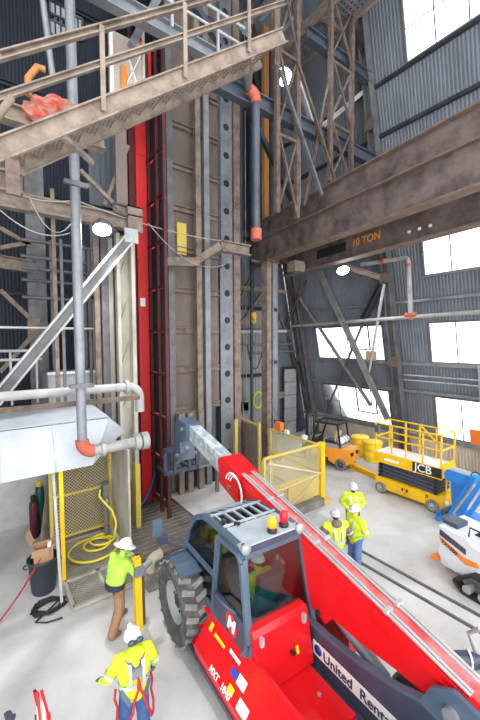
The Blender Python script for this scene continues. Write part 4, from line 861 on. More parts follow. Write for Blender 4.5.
    for p, q, r, g in bones:
        p_ = np.array(p); q_ = np.array(q); d_ = q_-p_; tt = np.clip(((ce_-p_)@d_)/max(d_@d_,1e-9), 0, 1); ds = np.linalg.norm(ce_-(p_+tt[:,None]*d_), axis=1)-r
        w = ds < best; best[w] = ds[w]; idx[w] = tags.index(g)
    m2.polygons.foreach_set('material_index', idx.astype(np.int32)); m2.polygons.foreach_set('use_smooth', [True]*nf); m2.name = 'body'
    body = mk('body', m2, None, root)
    # face
    for s in (-1, 1): mk('eye', MB().ell(head+hd*.088+hs*(s*.032)+hu*.022, (.012,.012,.009), 8, 6), 'eye', body)
    mk('mouth', MB().ell(head+hd*.098-hu*.058, (.022,.012,.005), 8, 5), 'orange_fit', body)
    if P.get('_beard'): mk('beard', MB().ell(head+hd*.055-hu*.075, (.06,.055,.05)), 'beard', root)
    mk('hair', MB().ell(head-hd*.02+hu*.02, (.083,.09,.1)), 'beard', root)
    # hard hat
    hm = mats.get('hat', 'hat'); hc = head+hu*.055
    RM = Matrix((hs, hd, hu)).transposed()
    dome = MB(); prof_ = [(1,0),(.97,.25),(.86,.55),(.62,.82),(.3,.97),(.001,1)]; n = 24; vs = []
    for r, h in prof_: vs += [RM @ Vector((.118*r*math.cos(2*math.pi*k/n), .14*r*math.sin(2*math.pi*k/n), .115*h))+hc for k in range(n)]
    dome.add(vs, [(i*n+k, i*n+(k+1) % n, (i+1)*n+(k+1) % n, (i+1)*n+k) for i in range(len(prof_)-1) for k in range(n)], True)
    H = mk('hard_hat', dome, hm, root)
    if hat == 'brim': ring = [(.115,.137,0),(.215,.235,-.025),(.215,.235,-.035),(.115,.137,-.012)]
    else: ring = [(.115,.137,.005),(.128,.152,-.005),(.128,.152,-.016),(.115,.137,-.012)]
    bm_ = MB(); vs = []
    for rx, ry, h in ring+ring[:1]:
        for k in range(n):
            an_ = 2*math.pi*k/n; ex = .055 if hat != 'brim' and math.sin(an_) > .3 and rx > .12 else 0
            vs.append(RM @ Vector((rx*math.cos(an_), (ry+ex)*math.sin(an_), h))+hc)
    bm_.add(vs, [(i*n+k, i*n+(k+1) % n, (i+1)*n+(k+1) % n, (i+1)*n+k) for i in range(4) for k in range(n)], True); mk('brim', bm_, hm, H)
    mk('ridge', MB().tube([RM @ Vector((0,-.13*math.cos(a)*-1,.122*math.sin(a)))+hc for a in [math.pi*(.12+.76*i/8) for i in range(9)]], .012, 6), hm, H)
    # reflective bands around the trunk
    def at(f):
        for i in range(len(trunk)-1):
            pass
        return None
    def band(f0, f1, m, nm='reflective_band', grow=.012):
        def ringat(f):
            fs = [-.12,0,.35,.75,1.0,1.35,1.65,1.9]; i = max(k for k in range(7) if fs[k] <= f+1e-6); w = (f-fs[i])/(fs[i+1]-fs[i])
            a, b = trunk[i], trunk[i+1]; return (a[0].lerp(b[0], w), a[1]+(b[1]-a[1])*w+grow, a[2]+(b[2]-a[2])*w+grow, 0)
        ks = [f0+(f1-f0)*i/3 for i in range(4)]; m_ = MB(); n_ = 28; vs = []
        for c, rx, ry, _ in [ringat(k) for k in ks]: vs += [c+Vector((rx*math.cos(2*math.pi*k/n_), ry*math.sin(2*math.pi*k/n_), 0)) for k in range(n_)]
        m_.add(vs, [(i*n_+k, i*n_+(k+1) % n_, (i+1)*n_+(k+1) % n_, (i+1)*n_+k) for i in range(3) for k in range(n_)], True); return mk(nm, m_, m, root)
    if stripes:
        band(.2, .36, 'stripe')
        for s in (-1, 1):
            pts = []
            for i in range(9):
                a = math.pi*i/8; pts.append(chest+Vector((s*.095, 0, -.12+.27*math.sin(a)**.8))+Vector((0, -(.145*j+.004)*math.cos(a), 0))*1.0)
            lowb = T(.35)+Vector((s*.095,-.125*j-.012,0)); lowf = T(.35)+Vector((s*.095,.125*j+.012,0))
            m_ = MB(); q_ = [lowb]+pts+[lowf]
            for p, q in zip(q_, q_[1:]): m_.bar(p, q, .045, .008, (0,p.y-chest.y,.3+max(0,p.z-chest.z)*4))
            mk('shoulder_band', m_, 'stripe', root)
        for S_ in 'lr':
            m_ = MB(); a, b = V['sh'+S_], V['el'+S_]; p = a.lerp(b,.72); q = a.lerp(b,.9); m_.lathe(p, q-p, [(.071*j,0),(.069*j,(q-p).length)], 16); mk('sleeve_band', m_, 'stripe', root)
    return root, V, band
def stand(**k):
    P = dict(pel=(0,0,.95), chest=(0,0,1.3), neck=(0,0,1.5), head=(0,.02,1.62), look=(0,1,1.58),
        hipl=(-.09,0,.92), knl=(-.11,.02,.5), anl=(-.12,0,.09), toel=(-.14,.15,.045), hipr=(.09,0,.92), knr=(.11,.02,.5), anr=(.12,0,.09), toer=(.14,.15,.045),
        shl=(-.215,0,1.41), ell=(-.33,-.05,1.15), wrl=(-.24,.12,.93), hdl=(-.22,.18,.84), shr=(.215,0,1.41), elr=(.33,-.05,1.15), wrr=(.24,.12,.93), hdr=(.22,.18,.84))
    P.update(k); return P
def heading(dx, dy): return math.atan2(-dx, dy)
MT = dict(top='hivis', sleeve='hivis', leg='jeans', boot='boot_dark', hand='skin', hem='hivis', skin='skin', hat='hat')
# worker at the yellow post: faces the shaft side (image right), both hands on the fitting
w1 = onz(117, 628)
person('worker in lime jacket, tan trousers and wide-brim white hard hat gripping a yellow post', (w1.x,w1.y,0), heading(.86,.3),
    stand(pel=(0,-.02,.95), chest=(0,.08,1.28), neck=(0,.16,1.45), head=(0,.22,1.55), look=(.1,1,1.2),
        anl=(-.18,.2,.09), toel=(-.2,.36,.045), knl=(-.15,.18,.52), knr=(.13,-.02,.5), anr=(.16,-.22,.09), toer=(.18,-.07,.045),
        shl=(-.19,.1,1.34), ell=(-.25,.3,1.13), wrl=(-.12,.52,1.2), hdl=(-.08,.62,1.23), shr=(.19,.1,1.34), elr=(.27,.26,1.08), wrr=(.1,.48,1.08), hdr=(.04,.58,1.1)),
    dict(MT, top='hivis_green', sleeve='hivis_green', leg='tan', boot='boot', hand='glove', hem='navy'), 'brim', jacket=1.32, stripes=False)[2](-.1,.14,'navy','jacket_hem',.012)
bpy.data.objects['person'].scale = (1.06,1.06,1.06)
# worker with harness, back to the viewer
h2 = onz(133, 640, 1.62)
r, V, band = person('worker seen from behind in lime hoodie with fall harness and red lanyards', (h2.x,h2.y,0), heading(.05,1),
    stand(look=(.1,1,1.45), ell=(-.36,.02,1.2), wrl=(-.42,.2,1.05), hdl=(-.42,.29,1.02), elr=(.33,.02,1.16), wrr=(.36,.16,.95), hdr=(.36,.2,.88), knl=(-.13,.05,.5), knr=(.12,-.02,.5), anr=(.13,-.1,.09), toer=(.15,.05,.045)),
    dict(MT, leg='jeans', hand='glove'), 'cap', jacket=1.3)
mk('hood', MB().ell((0,-.07,1.48), (.15,.12,.1)), 'hivis', r)
hg = MB()
for s in (-1, 1):
    hg.bar((s*.13,-.1,1.47), (0,-.19,1.25), .045, .012, (0,-1,0)).bar((0,-.19,1.25), (s*.2,-.08,1.0), .045, .012, (0,-1,0)).bar((s*.2,-.1,1.0), (s*.1,-.17,.8), .06, .012, (0,-1,0))
mk('harness', hg, 'slate', r); mk('harness_ring_pad', MB().box((0,-.2,1.28), (.13,.04,.14)), 'galv', r)
for s in (-1, 1): mk('lanyard', MB().tube([(0,-.24,1.22),(s*.02,-.28,1.08),(s*.07,-.27,.95),(s*.1,-.3,.82),(s*.16,-.26,.66),(s*.19,-.2,.52),(s*.24,-.14,.5),(s*.27,-.06,.6),(s*.25,-.03,.75),(s*.28,0,.86),(s*.26,.02,.98)], .018, 8), 'red_rope', r)
gg = MB().ell((-.06,-.14,1.7), (.055,.035,.045)).ell((.06,-.14,1.7), (.055,.035,.045)).box((0,-.145,1.7),(.06,.03,.02)); mk('goggles', gg, 'lens_dark', r); mk('hat_lamp', MB().ell((0,.15,1.74), (.045,.04,.035)), 'hat_grey', r)
# group of three
p3 = onz(335, 579); person('worker in lime vest over brown hoodie standing behind the red boom', (p3.x,p3.y,0), heading(.5,1),
    stand(look=(.1,1,1.6), shl=(-.25,0,1.4), ell=(-.4,.0,1.15), wrl=(-.26,.2,1.0), hdl=(-.2,.27,.98), shr=(.25,0,1.4), elr=(.4,.0,1.15), wrr=(.27,.18,.98), hdr=(.22,.25,.95)), dict(MT, sleeve='hoodie', leg='jeans', hat='hat_grey'), 'cap', jacket=1.5)[0]
ppl3 = [o for o in bpy.data.objects if o.get('label','').startswith('worker in lime vest')][0]; mk('hood', MB().ell((0,-.07,1.47), (.14,.11,.1)), 'hoodie', ppl3)
p4 = onz(355, 571); person('worker in lime jacket and pale blue jeans, side on between two colleagues', (p4.x,p4.y,0), heading(-1,.25),
    stand(look=(-.15,1,1.55), wrl=(-.1,.2,1.05), hdl=(-.05,.26,1.05), wrr=(.2,.15,.95)), dict(MT, leg='jeans_light', hat='hat_grey'), 'cap', jacket=1.42)
p5 = onz(353, 487, 1.64); person('bearded worker in lime jacket facing his two colleagues', (p5.x,p5.y,0), heading(-.75,-.75),
    stand(look=(0,1,1.5), _beard=True, wrl=(-.12,.18,1.0), hdl=(-.05,.24,1.0), wrr=(.12,.18,1.0), hdr=(.05,.24,1.0)), dict(MT, hat='hat_grey'), 'cap', jacket=1.28)
# the operator in the cab
opl = Matrix.Rotation(THR, 4, 'Z') @ Vector((-.14,.82,.43)) + TH
person('machine operator in lime jacket seated in the telehandler cab', opl, THR,
    dict(pel=(0,0,.95), chest=(0,-.02,1.28), neck=(0,.0,1.46), head=(0,.03,1.58), look=(0,1,1.5), hipl=(-.1,.03,.95), knl=(-.16,.42,1.0), anl=(-.16,.62,.72), toel=(-.16,.76,.7), hipr=(.1,.03,.95), knr=(.16,.42,1.0), anr=(.16,.62,.72), toer=(.16,.76,.7),
        shl=(-.2,-.02,1.38), ell=(-.26,.1,1.14), wrl=(-.2,.36,1.2), hdl=(-.15,.46,1.24), shr=(.2,-.02,1.38), elr=(.26,.1,1.14), wrr=(.2,.36,1.2), hdr=(.15,.46,1.24)), dict(MT, leg='jeans'), 'cap', jacket=1.05)
# a colleague at the very edge raising a gloved hand
h6 = onz(10, 706, 1.8) - Matrix.Rotation(heading(.7,.6), 3, 'Z') @ Vector((.2,.33,0)); person('worker in lime jacket raising a dark gloved hand near the red tool', (h6.x,h6.y,0), heading(.7,.6),
    stand(shr=(.2,.02,1.41), elr=(.3,.2,1.3), wrr=(.22,.3,1.58), hdr=(.2,.31,1.7)), dict(MT, hand='navy'), 'cap', jacket=1.12)
# ================================================================== loose things on the floor
def mesh_wire(mb, p, u, v, L, H, step, r=.009):
    p = Vector(p); u = Vector(u).normalized(); v = Vector(v).normalized(); n = int((L+H)/step)
    for i in range(1, n):
        a = i*step                      # one diagonal family each way
        for flip in (0, 1):
            x0, y0 = (a, 0) if a <= L else (L, a-L); x1, y1 = (0, a) if a <= H else (a-H, H)
            if flip: x0, x1 = L-x0, L-x1
            mb.bar(p+u*x0+v*y0, p+u*x1+v*y1, r*2, r)
    return mb
def yellow_frame_panel(t, p, q, h, z0=.1, rails=(0,1), infill=True, step=.13, post='yellow_old'):
    p = Vector(p); q = Vector(q); u = (q-p).normalized(); L = (q-p).length
    for a in (p, q): mk('post', MB().bar(a+Vector((0,0,0)), a+Vector((0,0,h)), .09), post, t, True)
    for f in rails: mk('rail', MB().bar(p+Vector((0,0,z0+(h-z0)*f)), q+Vector((0,0,z0+(h-z0)*f)), .07), 'yellow_old', t, True)
    if infill: o = mk('wire_mesh', mesh_wire(MB(), p+Vector((0,0,z0)), u, (0,0,1), L, h-z0, step), 'yellow_pale', t, True); o['kind'] = 'stuff'
# yellow mesh cage
t = thing('mesh_cage', 'pale yellow mesh cage with braced gate panel near the forklift', 'cage', (8.6,9.9,0))
A, B, Cc = Vector((7.24,8.67,0)), Vector((10.0,8.72,0)), Vector((10.15,11.7,0))
yellow_frame_panel(t, A, B, 2.2); yellow_frame_panel(t, B, Cc, 2.15, rails=(0,.5,1))
mk('corner_post', MB().b2((9.95,8.6,0), (10.15,8.82,2.25)).b2((9.9,8.5,0), (10.35,8.9,.06)), 'yellow', t, True)
mk('lower_sheet', MB().b2((7.4,8.72,.3), (9.95,8.75,1.15)), 'yellow_sheet', t, True)
for p, q in (((7.4,8.64,2.05),(9.95,8.66,1.15)), ((9.95,8.66,1.15),(8.5,8.66,.3)), ((7.4,8.64,1.0),(9.95,8.66,1.15)), ((8.3,8.64,.3),(8.3,8.64,1.0)), ((7.5,8.64,2.1),(7.5,8.64,.3))): mk('brace', MB().angle(p, q, .05), 'yellow_pale', t, True)
mk('sill_block', MB().b2((8.4,8.4,0), (9.9,8.66,.28)), 'concrete_old', t, True)
mk('rail_clamp', MB().box((10.1,9.6,2.25), (.12,.2,.15)).box((10.1,10.6,2.25), (.12,.2,.15)), 'white_paint', t, True)
one('orange_box', MB().b2((10.1,11.0,2.2), (10.3,11.35,2.55)), 'sign_orange', 'small orange box sitting on the cage top rail', 'box')
# weathered plank fence with yellow top rail
t = thing('plank_fence', 'weathered grey plank fence with yellow top rail beside the crane column', 'fence', (9.95,12.7,0))
F0, F1 = Vector((9.75,11.9,0)), Vector((10.05,13.9,0)); n = 9
for i in range(n):
    p = F0.lerp(F1, (i+.5)/n); h = 2.2+random.uniform(-.05,.05); d = (F1-F0).normalized(); w = (F1-F0).length/n*.92
    mk('plank', MB().box(p+Vector((0,0,h/2)), (.05,w,h), rz=math.atan2(-d.x,d.y)), 'wood', t, True)
mk('top_rail', MB().bar(F0+Vector((-.06,0,2.3)), F1+Vector((-.06,0,2.3)), .08), 'yellow_old', t, True)
for p in (F0, F1): mk('rail_post', MB().bar(p+Vector((-.08,0,0)), p+Vector((-.08,0,2.45)), .1), 'yellow_old', t, True)
a = onz(245, 465); one('yellow_post', MB().bar((9.1,12.9,0),(9.1,12.9,2.5),.16).b2((9.0,12.8,0),(9.2,13.0,.05)), 'yellow_old', 'stubby yellow post left of the weathered plank fence', 'post')
q = ony(258, 400, 15.5); one('lifting_clip', MB().tube(arc((q.x,15.5,q.z),(.35,0,0),(0,0,.45),0,360,14)[:-1], .06, 8, closed=True).bar((q.x+.3,15.5,0),(q.x+.3,15.5,q.z),.06), 'green_clip', 'bright lime safety loop on a stand behind the plank fence', 'safety loop')
for px in (239, 245): q = ony(px, 406, 16.62); one('electrical_box', MB().box(q, (.4,.2,.6)).b2((q.x-.17,16.5,q.z-.26),(q.x+.17,16.5,q.z+.26)).cyl((q.x,16.55,q.z+.3),(q.x,16.55,q.z+1.2),.04,8), 'galv_pale', 'pale electrical box on the far wall past the plank fence', 'electrical box', 'electrical boxes on the far wall')
for k, (y, px0, px1) in enumerate(((330,236,292), (344,236,292), (352,250,300))):
    z = ony(265,y,16.5).z; one('wall_conduit', MB().cyl((ony(px0,y,16.5).x,16.5,z), (ony(px1,y,16.5).x,16.5,z), .08, 8), 'galv', ('upper pale conduit on the far wall behind the hook block','middle pale conduit on the far wall behind the hook block','lowest pale conduit on the far wall by the strip door')[k], 'pipe')
one('hanging_cable', MB().tube(sag(ony(247,345,16.3), ony(262,352,16.3), 1.2), .03, 6), 'black', 'black cable loop hanging on the far wall', 'cable')
for k, px in enumerate((246, 243)): q = ony(px, 330, 16.0); one('hanging_rope', MB().cyl((q.x,16.0,2.5),(q.x,16.0,23.9), .02, 6), ('rope','galv')[k], ('pale rope hanging straight beside the hook block','grey wire hanging next to the perforated column')[k], 'rope')
# drums
for (px, py), lab in (((360,455), 'yellow drum by the window wall next to the forklift'), ((373,461), 'yellow drum by the window wall next to the scissor lift')):
    c = onz(px, py); t = thing('drum', lab, 'drum', (c.x,c.y,0), 0, 'yellow drums')
    mk('shell', MB().lathe((0,0,0), (0,0,1), [(.001,0),(.36,0),(.4,.05),(.42,.35),(.43,.37),(.42,.39),(.43,.68),(.44,.7),(.43,.72),(.43,.98),(.001,.98)], 24), 'yellow_drum', t)
    mk('lid', MB().lathe((0,0,.98), (0,0,1), [(.001,.04),(.44,.04),(.46,.02),(.46,-.05),(.43,-.05)], 24), 'yellow_drum', t)
    mk('lid_ring', MB().tube(arc((0,0,.95),(.46,0,0),(0,.46,0),0,360,24)[:-1], .02, 6, closed=True), 'yellow', t)
# yellow floor beam by the scissor lift
a, b = onz(352,468), onz(378,480); t = thing('floor_beam', 'yellow steel beam lying on the floor beside the drums', 'beam', a.lerp(b,.5))
mk('beam', MB().ibeam(a+Vector((0,0,.12)), b+Vector((0,0,.12)), .2, .22, .03), 'yellow', t, True); mk('end_plate', MB().box(a+Vector((0,0,.13)), (.25,.08,.26)), 'yellow', t, True)
# poster and flame sign on the wall at the right
p = onlean(474,437,.1); s = one('wall_poster', MB().bar(lw(p.y-.25,p.z-.35,.12)+Vector((0,.0,0)), lw(p.y-.25,p.z+.35,.12), .03, .8, (0,1,0)), 'sign_orange', 'orange picture poster on the window wall above the blue boom lift', 'poster')
one('box_on_sill', MB().box(lw(10.9,5.25,.35), (.25,.5,.5)), 'cardboard', 'small brown box on the sill of the left window bay', 'box')
# debris along the wall foot
one('timber_stack', MB().bar(lw(6.2,.15,1.2), lw(3.6,.15,1.2), .6, .3), 'wood_post', 'low brown timber stack at the wall foot past the scissor lift', 'timber')
# ---------------------------------------------------------------- left floor: bin, cardboard, coil, cylinders, planks
c = onz(44, 590); t = thing('rubbish_bin', 'dark grey round rubbish bin holding cardboard', 'bin', (c.x,c.y,0))
mk('shell', MB().lathe((0,0,0), (0,0,1), [(.001,0),(.24,0),(.26,.05),(.32,.78),(.35,.8),(.35,.84),(.31,.84),(.25,.1),(.001,.1)], 24), 'bin', t); mk('handle', MB().tube(arc((.34,0,.7),(0,.09,0),(.07,0,0),0,180,6), .018, 6).tube(arc((-.34,0,.7),(0,.09,0),(-.07,0,0),0,180,6), .018, 6), 'bin', t)
t = thing('cardboard_box', 'open brown cardboard box stuffed into the dark bin', 'box', (c.x,c.y,.35))
for k, (cx, cy, sx, sy) in enumerate(((0,.19,.4,.02),(0,-.19,.4,.02),(.19,0,.02,.38),(-.19,0,.02,.38))): mk('side', MB().box((cx,cy,.4), (sx,sy,.75)), 'cardboard', t)
mk('flap', MB().bar((-.2,.19,.77),(-.28,.4,1.0),.38,.012,(0,1,1)), 'cardboard', t); mk('flap', MB().bar((.19,0,.77),(.36,.0,.86),.36,.012,(0,0,1)), 'cardboard', t); mk('flap', MB().bar((-.05,-.19,.77),(-.1,-.36,.7),.36,.012,(0,0,1)), 'cardboard', t); mk('bottom', MB().b2((-.2,-.2,.03),(.2,.2,.05)), 'cardboard', t)
one('white_tube', MB().cyl((c.x+.08,c.y-.08,.6),(c.x+.14,c.y-.14,1.22),.05), 'white_paint', 'white tube with red end sticking out of the bin', 'tube')
p, q = Vector((c.x+.1,c.y-.1,1.15)), onz(-6, 628); one('red_rope', MB().tube(sag(p, q, .12), .018, 6), 'red_rope', 'thin red and white rope stretched from the bin across the floor', 'rope')
cc = onz(49, 609); mbx = []
for k in range(60): a = k*.75; r = .3+.06*math.sin(k*1.7)+.02*random.random(); mbx.append((cc.x+r*math.cos(a), cc.y+.75*r*math.sin(a), .03+.0016*k))
mbx += [(cc.x-.3,cc.y-.3,.03),(cc.x-.1,cc.y-.45,.03),(cc.x+.2,cc.y-.5,.03)]
one('cable_coil', MB().tube(mbx, .018, 6), 'black', 'coil of black cable lying on the floor in front of the bin', 'cable coil')
for px, py, r, h, m_, cap_, lab in ((41,532,.13,1.35,'cyl_green','sign_yellow','tall dark green gas bottle with yellow cap by the low wall'), (34.5,537,.12,1.0,'cyl_red','black','short maroon gas bottle with black valve by the low wall')):
    c = onz(px, py); t = thing('gas_bottle', lab, 'gas bottle', (c.x,c.y,0))
    mk('cylinder', MB().lathe((0,0,0),(0,0,1),[(.001,0),(r,0),(r,h),(r*.85,h+.09),(r*.4,h+.16),(.001,h+.17)],20), m_, t); mk('valve_cap', MB().lathe((0,0,h+.1),(0,0,1),[(.05,0),(.075,.04),(.075,.17),(.05,.22),(.001,.22)],14), cap_, t); mk('neck_ring', MB().lathe((0,0,h+.08),(0,0,1),[(r*.9,0),(r*.9,.02),(.03,.06)],16), m_, t)
for k in range(6):
    a = onz(41+k*2.3, 546-k*1.5); b = a+Vector((.34-.02*k, .25, 2.25-.15*(k%3))); one('leaning_plank', MB().bar(a, b, .09, .03), 'wood', 'weathered grey plank leaning behind the cardboard-filled bin', 'plank', 'leaning weathered planks')
sp_ = onz(62,608); one('perforated_strut', MB().bar((sp_.x,sp_.y,0),(sp_.x+.04,sp_.y+1.0,2.9),.06,.06), 'galv_pale', 'pale slotted strut leaning beside the yellow cage post', 'strut')
# ---------------------------------------------------------------- mesh enclosure with yellow hose
t = thing('hose_enclosure', 'mesh-floored enclosure with yellow rails under the white hopper', 'enclosure', (2.2,9.9,0))
G0, G1 = (1.42,8.35), (3.1,11.35)
mk('floor_frame', MB().bar((*G0,.06),(G1[0],G0[1],.06),.08).bar((*G0,.06),(G0[0],G1[1],.06),.08).bar((G1[0],G0[1],.06),(*G1,.06),.08).bar((G0[0],G1[1],.06),(*G1,.06),.08).bar((2.2,G0[1],.06),(2.2,9.5,.06),.08).bar((G0[0],9.4,.06),(G1[0],9.4,.06),.08), 'cream', t, True)
gm = mesh_wire(MB(), (G0[0],G0[1],.06), (1,0,0), (0,1,0), G1[0]-G0[0], G1[1]-G0[1], .1, .012); o = mk('floor_mesh', gm, 'cream', t, True); o['kind'] = 'stuff'
mk('tray', MB().b2((G0[0],G0[1],0),(G1[0],G1[1],.02)), 'concrete_old', t, True)
for x in (G0[0], G1[0]): mk('post', MB().bar((x,G1[1],0),(x,G1[1],2.9),.09), 'yellow_old', t, True)
mk('post', MB().bar((G0[0],9.5,0),(G0[0],9.5,2.9),.09), 'yellow', t, True)
for z in (.25, 1.5, 2.6): mk('rail', MB().bar((G0[0],G1[1],z),(G1[0],G1[1],z),.07), 'yellow_old', t, True)
for z in (2.6,): mk('rail', MB().bar((G0[0],9.5,z),(G0[0],G1[1],z),.07), 'yellow_old', t, True)
o = mk('wire_mesh', mesh_wire(MB(), (G0[0],G1[1]+.02,.25), (1,0,0), (0,0,1), G1[0]-G0[0], 2.3, .1, .01), 'yellow_pale', t, True); o['kind'] = 'stuff'
mk('back_sheet', MB().b2((G0[0],G1[1]+.08,.2),(G1[0],G1[1]+.12,2.9)), 'dust_panel', t, True)
mk('side_sheet', MB().b2((G1[0]+.05,9.7,.1),(G1[0]+.1,G1[1],3.0)), 'cream', t, True)
hc = onz(94, 550, .1); pts = []
for (ox, oy, r, a0, a1) in ((0,0,.66,60,400), (.12,.12,.36,40,420), (.3,.22,.34,60,330)):
    for k in range(26): a = math.radians(a0+(a1-a0)*k/25); pts.append((hc.x+ox+r*math.cos(a), hc.y+oy+.95*r*math.sin(a), .12+.0016*len(pts)))
top = Vector((2.75,11.0,1.5)); e0 = Vector(pts[-1])
pts += [e0.lerp(top, f)+Vector((.14*math.sin(f*6),0,.22*math.sin(f*3))) for f in (.2,.4,.6,.8,1)]
one('yellow_hose', MB().tube(pts, .035, 8), 'hose_yellow', 'long yellow hose coiled on the mesh floor of the enclosure', 'hose')
one('hose_manifold', MB().box((2.85,11.05,1.5),(.15,.3,.35)).cyl((2.85,10.95,.05),(2.85,10.95,1.5),.06).ell((2.85,10.85,1.15),(.1,.1,.14)), 'galv', 'grey valve manifold at the end of the yellow hose', 'manifold')
# yellow channel post gripped by the worker, fitting, duct, slabs
yp = onz(139, 628); t = thing('yellow_channel_post', 'bright yellow channel post held upright by the worker in tan trousers', 'post', (yp.x,yp.y,0))
mk('channel', MB().chan((0,0,0),(0,.05,1.5),.14,.12,.02,(0,1,0)), 'yellow', t); mk('rail_strip', MB().bar((.13,.04,0),(.13,.09,1.55),.05), 'rust', t); mk('clamp', MB().box((.02,.0,1.25),(.2,.16,.2)).cyl((.1,-.05,1.3),(.28,.0,1.35),.07), 'galv', t)
dp = onz(150, 573); t = thing('flexible_duct', 'beige flexible duct end standing by the pit grating', 'duct', (dp.x,dp.y,0))
mk('bend', MB().tube([(0,0,0)]+arc((.22,0,.2),(-.22,0,0),(0,0,.2),0,110,8), .13, 16, cap=False), 'duct', t); mk('mouth_ring', MB().tube([Vector((.295,0,.388))+Vector((0, .135*math.cos(a), .135*math.sin(a))) for a in [k*.3927 for k in range(16)]], .025, 6, closed=True), 'duct', t)
t = thing('pit_grating', 'brown grating cover over the pit between duct and shaft', 'grating', (4.4,10.4,0))
mk('frame', MB().bar((3.3,9.1,.03),(5.6,9.1,.03),.08,.06).bar((3.3,12.2,.03),(5.6,12.2,.03),.08,.06).bar((3.3,9.1,.03),(3.3,12.2,.03),.08,.06).bar((5.6,9.1,.03),(5.6,12.2,.03),.08,.06), 'rust', t, True)
gm = MB()
for k in range(37): gm.b2((3.34+k*.061,9.14,.01),(3.352+k*.061,12.16,.05))
for k in range(13): gm.b2((3.34,9.2+k*.23,.012),(5.56,9.22+k*.23,.048))
o = mk('grating_bars', gm, 'grating', t, True); o['kind'] = 'stuff'
mk('pit_plate', MB().b2((3.3,9.1,0),(5.6,12.2,.008)), 'dust_panel', t, True)
one('concrete_slab', MB().b2((3.0,7.9,0),(3.75,9.0,.05)), 'concrete_old', 'worn concrete slab between the pit grating and telehandler wheel', 'slab')
one('blue_hose', MB().tube(sag((4.9,12.0,1.3),(4.2,11.8,.3),.2)+[(3.9,11.9,.1)], .045, 8), 'blue_hose', 'blue hose drooping at the foot of the red column', 'hose')
t = thing('loading_plate', 'grey steel landing plate beside the foot of the red column', 'plate', (5.6,12.3,1.0))
mk('plate', MB().b2((5.1,11.5,1.25),(7.6,12.15,1.33)), 'galv', t, True); mk('leg', MB().bar((5.3,11.8,0),(5.3,11.8,1.25),.12), 'mid_steel', t, True); mk('leg', MB().bar((7.4,11.8,0),(7.4,11.8,1.25),.12), 'mid_steel', t, True)
# ---------------------------------------------------------------- white hopper and tank
t = thing('white_hopper', 'large white sheet-metal hopper cover with folded top', 'hopper', (1,10.4,2.6))
HX = ony(100,407,10.6).x; zt = ony(100,408,10.6).z; zb = ony(93,465,9.3).z; xb = ony(93,465,9.3).x
mk('front_sheet', MB().prism([(-2.5,9.3,zb),(xb,9.3,zb),(HX,9.75,zt-.15),(-2.5,9.75,zt-.15)], (0,.03,0)), 'white_sheet', t, True)
mk('top_sheet', MB().prism([(-2.5,9.76,zt-.13),(HX,9.76,zt-.13),(HX-.2,10.9,zt+.1),(-2.5,10.9,zt+.1)], (0,0,.03)), 'white_sheet', t, True)
tip = ony(125,431,9.9)
mk('end_sheet', MB().prism([(HX,9.77,zt-.13),(tip.x,9.9,tip.z),(ony(109,446,9.6).x,9.6,ony(109,446,9.6).z)], (.0,.02,.0)), 'white_sheet', t, True)
mk('end_sheet', MB().prism([(HX,9.77,zt-.12),(tip.x,9.9,tip.z),(HX-.2,10.9,zt+.1)], (0,0,.02)), 'white_sheet', t, True)
mk('end_sheet', MB().prism([(xb,9.32,zb),(HX,9.77,zt-.16),(ony(109,446,9.6).x,9.6,ony(109,446,9.6).z)], (.0,.02,.0)), 'white_sheet', t, True)
for x in (-1.2, .2, 1.3): mk('seam', MB().bar((x,9.29,zb),(x,9.74,zt-.15),.03,.012), 'galv_pale', t, True)
for x in (-1.8, -.2): mk('support_leg', MB().bar((x,10.6,0),(x,10.6,zt),.14), 'mid_steel', t, True)
t = thing('white_tank', 'white box tank seen behind the header pipe', 'tank', (2.4,13.4,3))
a = ony(49,400,13.0); b = ony(100,371,13.0); mk('shell', MB().b2((a.x,13.0,a.z-1.5),(b.x,14.5,b.z)), 'white_sheet', t, True); mk('rim', MB().bar((a.x-.03,12.97,b.z),(b.x+.03,12.97,b.z),.08), 'white_paint', t, True)
for x in (a.x+.2, b.x-.2): mk('leg', MB().bar((x,13.8,0),(x,13.8,a.z-1.4),.16), 'mid_steel', t, True)
# ---------------------------------------------------------------- upper left items
c = ony(60,103,7.6); t = thing('orange_tarp', 'crumpled dusty orange tarp bundle lying on a beam above the stair', 'tarp', c-Vector((0,0,.35)))
bmx = bmesh.new(); bmesh.ops.create_icosphere(bmx, subdivisions=4, radius=1)
from mathutils import noise
for v in bmx.verts:
    n_ = noise.noise(v.co*2.3); v.co = v.co*(1+.28*n_+.12*noise.noise(v.co*6)); v.co = Vector((v.co.x*.62,v.co.y*.4,max(v.co.z,-.6)*.36))
me = bpy.data.meshes.new('tarp'); bmx.to_mesh(me); bmx.free(); mk('tarp_body', me, mat('orange_tarp', (176,66,48), .85, 0, (150,128,116), 4, .42, .62, .3, 14), t)
t['label'] = 'crumpled dusty orange tarp bundle lying on a beam above the stair'
member('tarp_beam', (c.x-1.6,7.6,c.z-.5), (c.x+.8,7.6,c.z-.5), .25, .3, 'dusty', 'dusty beam carrying the orange tarp bundle', 'beam')
c = ony(28,78,7.4); d = ony(45,70,7.4); one('hose_stub', MB().tube([c-Vector((0,0,.3)),c,c+Vector((.15,0,.25)),d], .06, 8), 'wood_post', 'brown bent hose stub beside the orange tarp', 'hose')
member('thin_pole', ony(42,-5,8.2), ony(53,80,8.2), .06, .06, 'galv', 'thin grey pole leaning above the orange tarp', 'pole', None, 'tube')
t = thing('plywood_hut', 'beige boarded hut with white cross brace behind the stair', 'hut', ony(127,100,10.8))
a = ony(110,96,10.8); b = ony(144,46,10.8); mk('board', MB().b2((a.x,10.8,a.z),(b.x,10.9,b.z)), 'ply', t, True)
